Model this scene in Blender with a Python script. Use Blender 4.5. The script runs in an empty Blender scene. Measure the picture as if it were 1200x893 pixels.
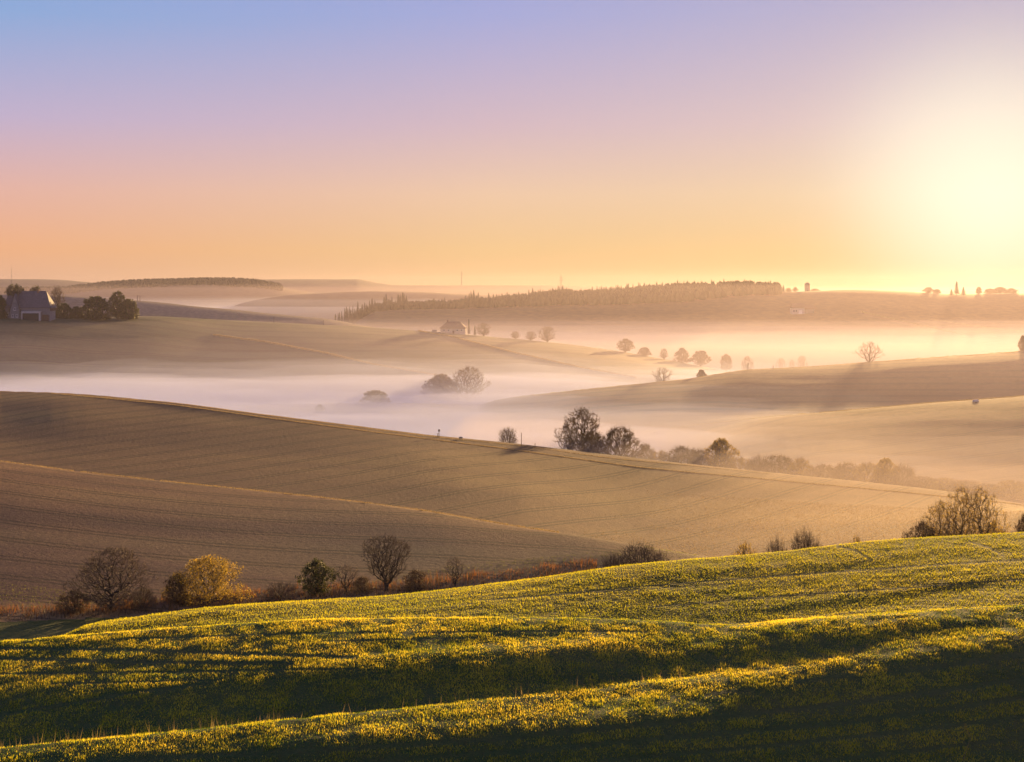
import bpy, math, random
import numpy as np
from mathutils import Vector, Matrix

# ---------------------------------------------------------------- basics
FPX = 1650.0           # focal length, in pixels of the 1200 px wide photograph
CX, HY = 600.0, 340.0  # column straight ahead, row of the eye-level horizon
SUN_AZ, SUN_EL = math.radians(19.0), math.radians(4.65)
SUN_DIR = Vector((math.sin(SUN_AZ) * math.cos(SUN_EL), math.cos(SUN_AZ) * math.cos(SUN_EL), math.sin(SUN_EL)))
scene = bpy.context.scene
col = scene.collection
rng = np.random.default_rng(11)


def srgb(r, g, b, k=1.0):
    def f(c):
        c = c / 255.0
        return (c / 12.92 if c <= 0.04045 else ((c + 0.055) / 1.055) ** 2.4) * k
    return (f(r), f(g), f(b), 1.0)


def tag(o, label=None, cat=None, group=None, kind=None):
    if label: o['label'] = label
    if cat: o['category'] = cat
    if group: o['group'] = group
    if kind: o['kind'] = kind
    return o


def empty(name, loc, rz=0.0, scale=None):
    o = bpy.data.objects.new(name, None)
    col.objects.link(o)
    o.location = loc
    o.rotation_euler = (0, 0, rz)
    if scale is not None: o.scale = scale
    return o


def mesh_np(name, V, F, mats, smooth=False, attr=None):
    """V (n,3), F (m,k) arrays, k = 3 or 4 -> mesh datablock"""
    V = np.asarray(V, np.float32); F = np.asarray(F, np.int32)
    me = bpy.data.meshes.new(name)
    m, k = F.shape
    me.vertices.add(len(V)); me.vertices.foreach_set('co', V.ravel())
    me.loops.add(m * k); me.loops.foreach_set('vertex_index', F.ravel())
    me.polygons.add(m)
    me.polygons.foreach_set('loop_start', np.arange(0, m * k, k, dtype=np.int32))
    me.polygons.foreach_set('loop_total', np.full(m, k, np.int32))
    if smooth: me.polygons.foreach_set('use_smooth', np.ones(m, bool))
    for mt in (mats if isinstance(mats, (list, tuple)) else [mats]): me.materials.append(mt)
    if attr is not None:
        for an, vals in attr.items():
            a = me.attributes.new(an, 'FLOAT', 'POINT')
            a.data.foreach_set('value', np.asarray(vals, np.float32))
    me.update(); me.validate()
    return me


def link(name, me, parent=None):
    o = bpy.data.objects.new(name, me)
    col.objects.link(o)
    if parent is not None: o.parent = parent
    return o


# ---------------------------------------------------------------- noise
def _hash(ix, iy, seed):
    h = (ix.astype(np.int64) * 374761393 + iy.astype(np.int64) * 668265263 + seed * 974634777) & 0x7fffffff
    h = (h ^ (h >> 13)) * 1274126177 & 0x7fffffff
    h = h ^ (h >> 16)
    return (h & 0xffff) / 65535.0


def vnoise(x, y, seed=0):
    x = np.asarray(x, float); y = np.asarray(y, float)
    ix = np.floor(x); iy = np.floor(y)
    fx = x - ix; fy = y - iy
    fx = fx * fx * fx * (fx * (fx * 6 - 15) + 10); fy = fy * fy * fy * (fy * (fy * 6 - 15) + 10)
    a = _hash(ix, iy, seed); b = _hash(ix + 1, iy, seed)
    c = _hash(ix, iy + 1, seed); d = _hash(ix + 1, iy + 1, seed)
    return (a + (b - a) * fx) * (1 - fy) + (c + (d - c) * fx) * fy - 0.5


def fbm(x, y, seed=0, oct=4):
    s = 0; a = 1.0
    for i in range(oct):
        s = s + a * vnoise(x * 2 ** i + 17.3 * i, y * 2 ** i - 9.1 * i, seed + i)
        a *= 0.5
    return s


# ---------------------------------------------------------------- piecewise cubic without overshoot, vectorised over columns
def pchip_slopes(X, Z):
    h = np.diff(X, axis=0); d = np.diff(Z, axis=0) / h
    m = np.zeros_like(Z)
    w1 = 2 * h[1:] + h[:-1]; w2 = h[1:] + 2 * h[:-1]
    with np.errstate(divide='ignore', invalid='ignore'):
        hm = (w1 + w2) / (w1 / d[:-1] + w2 / d[1:])
    m[1:-1] = np.where(d[:-1] * d[1:] > 0, hm, 0.0)
    m[0] = d[0]; m[-1] = d[-1]
    return m


def hermite(x, x0, x1, z0, z1, m0, m1):
    h = x1 - x0
    t = np.clip((x - x0) / h, 0, 1)
    return ((2 * t ** 3 - 3 * t ** 2 + 1) * z0 + (t ** 3 - 2 * t ** 2 + t) * h * m0
            + (-2 * t ** 3 + 3 * t ** 2) * z1 + (t ** 3 - t ** 2) * h * m1)


def curve1d(knots, xs):
    k = np.array(knots, float)
    if len(k) == 1: return np.full(len(xs), k[0, 1])
    X = k[:, 0:1]; Z = k[:, 1:2]
    m = pchip_slopes(X, Z) if len(k) > 2 else np.full_like(Z, (Z[1, 0] - Z[0, 0]) / (X[1, 0] - X[0, 0]))
    X = X[:, 0]; Z = Z[:, 0]; m = m[:, 0]
    xc = np.clip(xs, X[0], X[-1])
    i = np.clip(np.searchsorted(X, xc, side='right') - 1, 0, len(X) - 2)
    return hermite(xc, X[i], X[i + 1], Z[i], Z[i + 1], m[i], m[i + 1])


# ---------------------------------------------------------------- the land: ridge and valley lines seen from the look-out
PXS = np.arange(-700, 1901, 20.0)
CTRL = []      # [name, Y(px), z(px), target row or None, (visible from, to)]


def ridge(name, Y, rows, vis=None, z=None):
    """Y: distance knots (px,Y); rows: (px,row) knots; z: optional (px,z) knots used beyond 'rows' range"""
    Yc = curve1d(Y, PXS)
    row = curve1d(rows, PXS)
    zc = -(row - HY) / FPX * Yc
    if z is not None:                       # fade to a height where the ridge dies out
        w = curve1d(z[0], PXS); zz = curve1d(z[1], PXS)
        zc = zc * (1 - w) + zz * w
    CTRL.append([name, Yc, zc, row, vis])


def valley(name, Y, z):
    CTRL.append([name, curve1d(Y, PXS), curve1d(z, PXS), None, None])


valley('back', [(0, -400)], [(0, -12)])
valley('knoll0', [(0, -25)], [(0, -1.7)])
valley('knoll1', [(0, 2)], [(0, -1.8)])
valley('bank', [(0, 20)], [(0, -9.5)])
valley('bank2', [(0, 46)], [(0, -21.5)])
valley('V0', [(0, 74)], [(0, -29.4), (600, -29.6), (900, -29.9), (1200, -29.9)])
ridge('B', [(0, 85.6), (200, 86.9), (400, 88.9), (600, 92.9), (760, 97), (900, 98.8), (1050, 101), (1200, 105)],
      [(-300, 912), (0, 878), (200, 861), (400, 838), (600, 819), (760, 803), (900, 786), (1060, 762), (1200, 738), (1500, 690)])
ridge('B0', [(0, 82.2), (400, 85.4), (600, 89.4), (760, 93), (900, 95.5), (1050, 97.8), (1200, 101.5)],
      [(-300, 934), (0, 902), (200, 883), (400, 860), (600, 841), (760, 822), (900, 804), (1060, 780), (1200, 756), (1500, 708)])
CTRL[-1], CTRL[-2] = CTRL[-2], CTRL[-1]
valley('VB', [(0, 88.2), (400, 91.3), (600, 95.0), (760, 99), (900, 100.8), (1050, 103), (1200, 106.5)], [(0, -28.65), (200, -28.0), (400, -27.5), (600, -27.25), (760, -27.4), (900, -26.72), (1050, -25.86), (1200, -25.31)])
ridge('D', [(0, 100.6), (200, 98.4), (400, 99.9), (560, 102.7), (700, 105.8), (850, 110.3), (1000, 110.3), (1200, 109.6)],
      [(-300, 850), (0, 802), (200, 797), (400, 777), (560, 762), (700, 750), (850, 738), (1000, 725), (1100, 722), (1200, 720), (1500, 702)])
ridge('F', [(0, 112), (1200, 112)],
      [(-300, 775), (0, 753), (150, 741), (300, 731), (400, 726.5), (520, 725), (650, 725), (760, 728), (850, 733), (920, 727), (1000, 721), (1100, 715.5), (1200, 710), (1500, 692)], (100, 1200))
valley('VF', [(0, 117)], [(0, -30.0), (150, -29.2), (300, -28.4), (600, -27.9), (850, -28.3), (1000, -27.6), (1200, -26.7)])
ridge('M', [(0, 125), (300, 127), (620, 134), (1000, 149), (1200, 151)],
      [(-300, 775), (0, 745), (130, 726), (280, 708), (455, 698), (600, 682), (750, 661), (900, 648), (1050, 632), (1200, 624), (1500, 606)], (0, 1200))
valley('VM', [(0, 148), (600, 162), (1200, 168)], [(0, -34.9), (300, -35.4), (600, -35.3), (900, -37), (1200, -37)])
ridge('L', [(0, 238), (300, 227), (600, 200), (760, 189), (900, 188), (1200, 190)],
      [(-300, 505), (0, 541), (100, 554), (200, 565), (300, 575), (400, 586), (500, 599), (600, 616), (700, 631), (770, 643), (850, 655), (950, 660), (1100, 660), (1200, 655)], (0, 740))
valley('VL', [(0, 268), (300, 244), (600, 217), (800, 204), (1200, 202)], [(0, -33.0), (300, -35.2), (600, -37.6), (800, -38.9), (1000, -38.0), (1200, -37.0)])
ridge('N', [(0, 398), (300, 342), (600, 297), (900, 282), (1050, 272), (1200, 250)],
      [(-300, 440), (0, 459), (60, 461), (200, 474), (300, 488), (450, 508), (600, 527), (750, 548), (900, 562), (1050, 576), (1200, 592), (1500, 625)], (0, 1200))
ridge('N2', [(0, 415), (300, 362), (600, 336), (900, 325), (1200, 285)],
      [(-300, 438), (0, 457.5), (60, 459.5), (200, 471), (300, 484), (420, 499), (510, 510), (600, 519), (750, 537), (900, 553), (1050, 569), (1200, 587), (1500, 615)], (60, 1200))
valley('VN', [(0, 465), (600, 432), (850, 372), (1200, 330)], [(0, -56), (560, -58), (720, -52), (900, -49), (1200, -48.5)])
ridge('Q', [(0, 480), (720, 480), (1200, 498)],
      [(690, 519), (750, 508), (800, 500), (900, 488.5), (1000, 480), (1100, 471), (1200, 464), (1500, 440)], (760, 1200),
      ([(640, 1), (735, 0)], [(0, -57), (700, -54)]))
valley('VQ', [(0, 515), (1200, 535)], [(0, -57), (600, -57), (760, -50), (900, -47), (1200, -44)])
ridge('P', [(0, 640), (600, 640), (1060, 692), (1200, 706)],
      [(560, 473), (600, 466), (700, 455), (800, 445), (870, 434), (960, 429), (1060, 421), (1200, 411), (1500, 392)], (600, 1200),
      ([(520, 1), (600, 0)], [(0, -55), (600, -50)]))
valley('VP', [(0, 660), (600, 700), (1200, 790)], [(0, -54), (600, -55), (800, -52), (1200, -50)])
ridge('O', [(-300, 800), (0, 830), (160, 920), (300, 1010), (600, 1060), (1200, 1060)],
      [(-300, 368), (0, 372), (100, 371.5), (160, 370), (250, 374), (400, 381.5), (500, 388.5), (600, 396.5), (700, 407.5), (800, 425), (850, 435), (900, 444)], (0, 850),
      ([(850, 0), (980, 1)], [(0, -66), (1000, -68)]))
valley('VO', [(0, 1220)], [(0, -58), (600, -63), (750, -73), (1000, -75), (1200, -70)])
ridge('U', [(0, 1450)], [(-300, 344), (0, 345), (155, 352), (290, 365), (380, 373), (430, 382), (520, 400)], (160, 390), ([(400, 0), (520, 1)], [(0, -60)]))
valley('VU', [(0, 1680)], [(0, -52), (400, -58), (700, -60), (1200, -58)])
ridge('S', [(0, 2300), (380, 2150), (1200, 2250)],
      [(-300, 384), (200, 384), (330, 380), (390, 375), (450, 362), (540, 361), (600, 357), (660, 351), (700, 350), (800, 343.5), (880, 342), (915, 343.5), (1000, 341), (1070, 344), (1110, 346.5), (1200, 345), (1500, 340)], (420, 1200))
valley('VS', [(0, 2800)], [(0, -58), (500, -40), (800, -22), (1200, -22)])
ridge('T1', [(0, 3200)], [(-300, 368), (0, 368), (250, 362), (310, 350), (350, 345.5), (440, 341.5), (500, 343), (560, 346), (660, 352), (1200, 352)], (330, 540))
valley('VT1', [(0, 3550)], [(0, -42), (300, -40), (600, -35), (1200, -35)])
ridge('T', [(0, 4200)], [(-300, 345), (0, 341), (80, 339.5), (120, 334), (180, 331), (250, 328.5), (300, 331), (340, 339), (400, 348), (600, 352), (1200, 352)], (60, 340))
valley('VT', [(0, 4900)], [(0, -30)])
ridge('W', [(0, 6600)], [(-300, 325), (0, 327), (80, 329), (160, 335), (250, 334), (310, 327), (420, 327.5), (455, 334), (540, 334.5), (640, 334.5), (720, 337), (850, 340), (1050, 343), (1110, 341), (1200, 340), (1500, 338)], (0, 1200))
valley('end', [(0, 9000)], [(0, -60)])
IDX = {c[0]: i for i, c in enumerate(CTRL)}
YK = np.array([c[1] for c in CTRL]); ZK = np.array([c[2] for c in CTRL])


def pxcol(X, Y):
    return np.clip(CX + FPX * X / np.maximum(Y, 30.0), PXS[0], PXS[-1] - 1e-3)


def land(px, Y):
    """smooth height of the land at column px, distance Y (arrays)"""
    j = np.clip(((px - PXS[0]) / 20.0).astype(int), 0, len(PXS) - 2)
    t = (px - PXS[0]) / 20.0 - j
    out = np.zeros(len(px))
    step = 60000
    for s in range(0, len(px), step):
        sl = slice(s, s + step)
        yk = YK[:, j[sl]] * (1 - t[sl]) + YK[:, j[sl] + 1] * t[sl]
        zk = ZK[:, j[sl]] * (1 - t[sl]) + ZK[:, j[sl] + 1] * t[sl]
        m = pchip_slopes(yk, zk)
        y = np.clip(Y[sl], yk[0] + 1e-6, yk[-1] - 1e-6)
        i = np.clip((y[None] >= yk).sum(0) - 1, 0, len(yk) - 2)
        a = np.arange(len(y))
        out[sl] = hermite(y, yk[i, a], yk[i + 1, a], zk[i, a], zk[i + 1, a], m[i, a], m[i + 1, a])
    return out


def relief(X, Y, px):
    """small undulations, furrows and wheel tracks"""
    near = np.clip((150 - Y) / 20, 0, 1) * np.clip((Y - 60) / 15, 0, 1)
    far = np.clip((Y - 150) / 60, 0, 1)
    z = near * (0.15 * fbm(X / 26, (Y - 0.275 * X) / 4.6, 3, 3) + 0.05 * fbm(X / 1.3, Y / 0.9, 5, 2))
    z = z + far * (0.32 * fbm(X / 70, Y / 50, 8, 3)) * np.clip((Y - 100) / 400, 0.2, 3.5)
    vfar = np.clip((Y - 1200) / 600, 0, 1)
    z = z + vfar * 5.0 * fbm(X / 420, Y / 400, 21, 3)
    return z


# make every visible crest sit on its row (the crest seen from here lies a little behind the highest point)
def fit_ridges():
    global ZK
    for it in range(4):
        for k, (nm, _, _, row, vis) in enumerate(CTRL):
            if vis is None or row is None: continue
            lo = (YK[k - 1] + YK[k]) / 2; hi = YK[k] + (YK[k + 1] - YK[k]) * 0.9
            best = np.full(len(PXS) - 1, 1e9)
            for q in np.linspace(0, 1, 90):
                Y = (lo + (hi - lo) * q)[:-1]
                z = land(PXS[:-1] + 1e-4, Y)
                best = np.minimum(best, HY - FPX * z / Y)
            err = (best - row[:-1]) * YK[k][:-1] / FPX
            w = np.interp(PXS[:-1], [vis[0] - 250, vis[0] - 30, vis[1] + 30, vis[1] + 250], [0, 1, 1, 0])
            ZK[k, :-1] += err * w * 0.9


fit_ridges()


def ground(X, Y):
    X = np.atleast_1d(np.asarray(X, float)); Y = np.atleast_1d(np.asarray(Y, float))
    X, Y = np.broadcast_arrays(X, Y)
    X = X.ravel().astype(float); Y = Y.ravel().astype(float)
    px = pxcol(X, Y)
    return land(px, Y) + relief(X, Y, px)


def gz(x, y):
    return float(ground([x], [y])[0])


def kY(name, px):
    return float(np.interp(px, PXS, YK[IDX[name]]))


def spot(px, row, a, b):
    """the place on the land between valley/ridge a and b that shows at (px,row)"""
    ya = kY(a, px) if isinstance(a, str) else a
    yb = kY(b, px) if isinstance(b, str) else b
    Y = np.linspace(ya, yb, 260)
    X = (px - CX) / FPX * Y
    r = HY - FPX * ground(X, Y) / Y
    i = int(np.argmin(np.abs(r - row)))
    return float(X[i]), float(Y[i]), gz(X[i], Y[i])


def rows_of(X, Y, Z):
    return CX + FPX * X / Y, HY - FPX * Z / Y

# ---------------------------------------------------------------- material helpers
def new_mat(name):
    m = bpy.data.materials.new(name); m.use_nodes = True
    nt = m.node_tree; nt.nodes.clear()
    return m, nt


def N(nt, t, **kw):
    n = nt.nodes.new(t)
    for k, v in kw.items(): setattr(n, k, v)
    return n


def ramp(nt, stops, fac=None, interp='LINEAR'):
    r = N(nt, 'ShaderNodeValToRGB'); r.color_ramp.interpolation = interp
    e = r.color_ramp.elements
    while len(e) < len(stops): e.new(0.5)
    for el, (p, c) in zip(e, stops):
        el.position = p; el.color = c
    if fac is not None: nt.links.new(fac, r.inputs[0])
    return r


def math_(nt, op, a, b=None, clamp=False):
    n = N(nt, 'ShaderNodeMath', operation=op); n.use_clamp = clamp
    for i, v in enumerate((a, b)):
        if v is None: continue
        if isinstance(v, (int, float)): n.inputs[i].default_value = v
        else: nt.links.new(v, n.inputs[i])
    return n.outputs[0]


def mixc(nt, fac, a, b, mode='MIX'):
    n = N(nt, 'ShaderNodeMix', data_type='RGBA', blend_type=mode)
    for i, v in ((0, fac), (6, a), (7, b)):
        if isinstance(v, (int, float)): n.inputs[i].default_value = v
        elif isinstance(v, tuple): n.inputs[i].default_value = v
        else: nt.links.new(v, n.inputs[i])
    return n.outputs[2]


def c4(c): return (c[0], c[1], c[2], 1.0)


def field_mat(name, c1, c2, c3, patch=30.0, rows=None, row_deg=70, grain=1.2, bump=0.5, velvet=0.0, rough=0.95, tram=None):
    """ploughed or grown-over field: patchy colour, fine clods, drill rows running one way"""
    m, nt = new_mat(name)
    L = nt.links.new
    out = N(nt, 'ShaderNodeOutputMaterial'); bs = N(nt, 'ShaderNodeBsdfPrincipled')
    bs.inputs['Roughness'].default_value = rough
    bs.inputs['Specular IOR Level'].default_value = 0.15
    tc = N(nt, 'ShaderNodeTexCoord')
    mp = N(nt, 'ShaderNodeMapping'); mp.inputs['Rotation'].default_value = (0, 0, math.radians(row_deg))
    L(tc.outputs['Object'], mp.inputs['Vector'])
    n1 = N(nt, 'ShaderNodeTexNoise'); n1.inputs['Scale'].default_value = 1 / patch; n1.inputs['Detail'].default_value = 5
    st = N(nt, 'ShaderNodeMapping'); st.inputs['Rotation'].default_value = (0, 0, math.radians(row_deg)); st.inputs['Scale'].default_value = (0.25, 1, 1)
    L(tc.outputs['Object'], st.inputs['Vector']); L(st.outputs[0], n1.inputs['Vector'])
    n2 = N(nt, 'ShaderNodeTexNoise'); n2.inputs['Scale'].default_value = grain; n2.inputs['Detail'].default_value = 6; n2.inputs['Roughness'].default_value = 0.7
    L(mp.outputs[0], n2.inputs['Vector'])
    colr = ramp(nt, [(0.40, c4(c1)), (0.5, c4(c2)), (0.62, c4(c3))], n1.outputs[0]).outputs[0]
    g = ramp(nt, [(0.3, (0.55, 0.55, 0.55, 1)), (0.7, (1.35, 1.35, 1.35, 1))], n2.outputs[0]).outputs[0]
    colr = mixc(nt, 0.8, colr, g, 'MULTIPLY')
    h = n2.outputs[0]
    if rows:
        w = N(nt, 'ShaderNodeTexWave', wave_type='BANDS', bands_direction='Y'); w.inputs['Scale'].default_value = 1 / rows * 0.314
        w.inputs['Distortion'].default_value = 1.2; w.inputs['Detail'].default_value = 2; w.inputs['Detail Scale'].default_value = 0.6
        L(mp.outputs[0], w.inputs['Vector'])
        wr = ramp(nt, [(0.1, (0.72, 0.72, 0.72, 1)), (0.6, (1.1, 1.1, 1.1, 1))], w.outputs[1]).outputs[0]
        colr = mixc(nt, 0.7, colr, wr, 'MULTIPLY')
        h = math_(nt, 'ADD', h, math_(nt, 'MULTIPLY', w.outputs[1], 0.6))
    if tram:
        tm = N(nt, 'ShaderNodeMapping'); tm.inputs['Rotation'].default_value = (0, 0, math.radians(tram[1]))
        L(tc.outputs['Object'], tm.inputs['Vector'])
        for dy in (0.0, tram[2]):
            tw = N(nt, 'ShaderNodeTexWave', wave_type='BANDS', bands_direction='Y'); tw.inputs['Scale'].default_value = 0.314 / tram[0]
            tw.inputs['Distortion'].default_value = 2.5; tw.inputs['Detail'].default_value = 1; tw.inputs['Detail Scale'].default_value = 0.02
            tw.inputs['Phase Offset'].default_value = dy
            L(tm.outputs[0], tw.inputs['Vector'])
            lr = ramp(nt, [(0.0, (0.5, 0.5, 0.5, 1)), (0.012, (0.6, 0.6, 0.58, 1)), (0.03, (1, 1, 1, 1))], tw.outputs[1]).outputs[0]
            colr = mixc(nt, 1.0, colr, lr, 'MULTIPLY')
    L(colr, bs.inputs['Base Color'])
    bp = N(nt, 'ShaderNodeBump'); bp.inputs['Strength'].default_value = bump; bp.inputs['Distance'].default_value = 0.35
    L(h, bp.inputs['Height']); L(bp.outputs[0], bs.inputs['Normal'])
    if velvet:
        bs.inputs['Sheen Weight'].default_value = velvet
        bs.inputs['Sheen Roughness'].default_value = 0.5
        L(colr, bs.inputs['Sheen Tint'])
    L(bs.outputs[0], out.inputs[0])
    return m


def blade_mat(name, stops, trans=0.5, rough=0.5, tboost=1.6, spec=0.25):
    """thin blades, leaves and stalks: light shines through; the tint differs from blade to blade"""
    m, nt = new_mat(name)
    L = nt.links.new
    out = N(nt, 'ShaderNodeOutputMaterial')
    at = N(nt, 'ShaderNodeAttribute', attribute_name='tint')
    cr = ramp(nt, [(p, c4(c)) for p, c in stops], at.outputs['Fac']).outputs[0]
    d = N(nt, 'ShaderNodeBsdfPrincipled'); d.inputs['Roughness'].default_value = rough; d.inputs['Specular IOR Level'].default_value = spec
    t = N(nt, 'ShaderNodeBsdfTranslucent')
    L(cr, d.inputs['Base Color'])
    L(mixc(nt, 1.0, cr, (tboost, tboost * 0.95, tboost * 0.6, 1), 'MULTIPLY'), t.inputs['Color'])
    mx = N(nt, 'ShaderNodeMixShader'); mx.inputs[0].default_value = trans
    L(d.outputs[0], mx.inputs[1]); L(t.outputs[0], mx.inputs[2]); L(mx.outputs[0], out.inputs[0])
    return m


def plain_mat(name, c, rough=0.8, noise=0.35, scale=3.0, spec=0.3):
    m, nt = new_mat(name)
    out = N(nt, 'ShaderNodeOutputMaterial'); bs = N(nt, 'ShaderNodeBsdfPrincipled')
    bs.inputs['Roughness'].default_value = rough; bs.inputs['Specular IOR Level'].default_value = spec
    tc = N(nt, 'ShaderNodeTexCoord'); n = N(nt, 'ShaderNodeTexNoise'); n.inputs['Scale'].default_value = scale; n.inputs['Detail'].default_value = 4
    nt.links.new(tc.outputs['Object'], n.inputs['Vector'])
    r = ramp(nt, [(0.3, (c[0] * (1 - noise), c[1] * (1 - noise), c[2] * (1 - noise), 1)), (0.7, (c[0] * (1 + noise), c[1] * (1 + noise), c[2] * (1 + noise), 1))], n.outputs[0])
    nt.links.new(r.outputs[0], bs.inputs['Base Color']); nt.links.new(bs.outputs[0], out.inputs[0])
    return m


def vol_mat(name, color, density, g):
    m, nt = new_mat(name)
    out = N(nt, 'ShaderNodeOutputMaterial'); v = N(nt, 'ShaderNodeVolumePrincipled')
    v.inputs['Color'].default_value = c4(color); v.inputs['Density'].default_value = density; v.inputs['Anisotropy'].default_value = g
    nt.links.new(v.outputs[0], out.inputs['Volume'])
    return m


# ---------------------------------------------------------------- camera, sun, sky
EXPOSURE = 1.45
cam_d = bpy.data.cameras.new('camera'); cam = bpy.data.objects.new('camera', cam_d); col.objects.link(cam)
cam.location = (0, 0, 0); cam.rotation_euler = (math.radians(90), 0, 0)
cam_d.sensor_width = 36.0; cam_d.lens = 36.0 * FPX / 1200.0
cam_d.shift_y = -(446.5 - HY) / 1200.0
cam_d.clip_start = 0.5; cam_d.clip_end = 40000
scene.camera = cam

sun_d = bpy.data.lights.new('sun', 'SUN'); sun = bpy.data.objects.new('sun', sun_d); col.objects.link(sun)
sun_d.energy = 5.0; sun_d.angle = math.radians(0.6); sun_d.color = (1.0, 0.62, 0.24)
sun.rotation_euler = SUN_DIR.to_track_quat('Z', 'Y').to_euler()
sun.location = (300, 800, 200)

w = bpy.data.worlds.new('World'); scene.world = w; w.use_nodes = True
nt = w.node_tree; nt.nodes.clear(); L = nt.links.new
wo = N(nt, 'ShaderNodeOutputWorld'); bg = N(nt, 'ShaderNodeBackground'); bg.inputs['Strength'].default_value = 0.1
sky = N(nt, 'ShaderNodeTexSky', sky_type='NISHITA'); sky.sun_disc = False
sky.sun_elevation = SUN_EL; sky.sun_rotation = SUN_AZ; sky.air_density = 1.0; sky.dust_density = 2.0; sky.ozone_density = 2.0
tc = N(nt, 'ShaderNodeTexCoord'); D = tc.outputs['Generated']
sep = N(nt, 'ShaderNodeSeparateXYZ'); L(D, sep.inputs[0])
dot = N(nt, 'ShaderNodeVectorMath', operation='DOT_PRODUCT'); L(D, dot.inputs[0]); dot.inputs[1].default_value = SUN_DIR
K = 10.0 / (2 ** EXPOSURE)     # display value -> sky value (background strength 0.1, exposure)
el = math_(nt, 'MULTIPLY', sep.outputs[2], 2.5, True)      # sin(elevation) 0..0.4 -> 0..1


def S(*c): return srgb(*c, K)


rl = ramp(nt, [(0.0, S(226, 178, 150)), (0.07, S(240, 176, 132)), (0.17, S(228, 178, 166)), (0.29, S(192, 176, 206)), (0.46, S(138, 170, 218)), (1.0, S(118, 132, 208))], el).outputs[0]
rc = ramp(nt, [(0.0, S(212, 172, 120)), (0.07, S(222, 186, 134)), (0.17, S(226, 192, 166)), (0.29, S(203, 178, 192)), (0.48, S(158, 166, 216)), (1.0, S(118, 132, 208))], el).outputs[0]
rr = ramp(nt, [(0.0, S(160, 134, 74)), (0.08, S(182, 168, 126)), (0.17, S(194, 182, 160)), (0.29, S(192, 178, 186)), (0.48, S(168, 164, 196)), (1.0, S(118, 132, 208))], el).outputs[0]
hd = N(nt, 'ShaderNodeVectorMath', operation='NORMALIZE')
cb = N(nt, 'ShaderNodeCombineXYZ'); L(sep.outputs[0], cb.inputs[0]); L(sep.outputs[1], cb.inputs[1]); L(cb.outputs[0], hd.inputs[0])
hdot = N(nt, 'ShaderNodeVectorMath', operation='DOT_PRODUCT'); L(hd.outputs[0], hdot.inputs[0])
hdot.inputs[1].default_value = Vector((SUN_DIR.x, SUN_DIR.y, 0)).normalized()
az = math_(nt, 'DIVIDE', math_(nt, 'ARCCOSINE', math_(nt, 'MINIMUM', hdot.outputs['Value'], 0.999999)), math.radians(40))
f1 = math_(nt, 'SUBTRACT', 1.0, math_(nt, 'MULTIPLY', az, 2.0), True)          # 1 at the sun's bearing, 0 at 20 deg
f2 = math_(nt, 'SUBTRACT', math_(nt, 'MULTIPLY', az, 2.0), 1.0, True)          # 0 at 20 deg, 1 at 40 deg
c = mixc(nt, f1, rc, rr); c = mixc(nt, f2, c, rl)
ang = math_(nt, 'DIVIDE', math_(nt, 'ARCCOSINE', math_(nt, 'MINIMUM', dot.outputs['Value'], 0.999999)), math.radians(15))
gl = ramp(nt, [(0.0, (.97, .97, .97, 1)), (0.15, (0.9, 0.9, 0.9, 1)), (0.3, (0.48, 0.48, 0.48, 1)), (0.45, (0.08, 0.08, 0.08, 1)), (0.62, (0, 0, 0, 1))], ang, 'B_SPLINE').outputs[0]
low = math_(nt, 'SUBTRACT', 1.3, math_(nt, 'MULTIPLY', sep.outputs[2], 4.6), True)      # the aureole hugs the hazy horizon
c = mixc(nt, math_(nt, 'MULTIPLY', gl, low), c, S(241, 240, 226))
# away from the sun and overhead the dome is the plain physical sky
far_f = math_(nt, 'DIVIDE', math_(nt, 'SUBTRACT', az, 1.4), 1.6, True)
c = mixc(nt, math_(nt, 'MULTIPLY', far_f, 0.25), c, mixc(nt, 1.0, sky.outputs[0], (0.55, 0.6, 0.8, 1), 'MULTIPLY'))
c = mixc(nt, 0.02, c, sky.outputs[0])
L(c, bg.inputs[0]); L(bg.outputs[0], wo.inputs[0])

vs = scene.view_settings
vs.view_transform = 'Standard'; vs.look = 'None'; vs.gamma = 1.0; vs.use_curve_mapping = False; vs.exposure = EXPOSURE
scene.cycles.volume_bounces = 4
scene.cycles.max_bounces = 8; scene.cycles.transparent_max_bounces = 64
scene.cycles.use_denoising = True

# ---------------------------------------------------------------- the land itself
ys = np.concatenate([np.arange(-380, -30, 40), np.arange(-30, 70, 4), np.arange(70, 150, 0.3), np.arange(150, 330, 1.0),
                     330 * 1.011 ** np.arange(0, 115), 1160 * 1.016 ** np.arange(0, 130)])
ys = np.unique(ys[ys < 8990])
us = np.concatenate([np.arange(-700, -200, 50), np.arange(-200, 1400, 4.0), np.arange(1400, 1881, 60)])
uu = (us - CX) / FPX
Yg, Ug = np.meshgrid(ys, uu, indexing='ij')
Wd = np.sqrt(np.maximum(Yg, 0) ** 2 + 60 ** 2 * (Yg < 70) * np.clip((70 - Yg) / 70, 0, 1))
Xg = Ug * np.maximum(Wd, 30)
X1 = Xg.ravel(); Y1 = Yg.ravel()
Z1 = ground(X1, Y1)
nr, nc = Yg.shape
P1 = np.stack([X1, Y1, Z1], 1)
i0 = (np.arange(nr - 1)[:, None] * nc + np.arange(nc - 1)[None]).ravel()
quads = np.stack([i0, i0 + 1, i0 + nc + 1, i0 + nc], 1)
cyc = P1[quads].mean(1)
pxc = pxcol(cyc[:, 0], cyc[:, 1])


def kYa(name, px): return np.interp(px, PXS, YK[IDX[name]])


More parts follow.
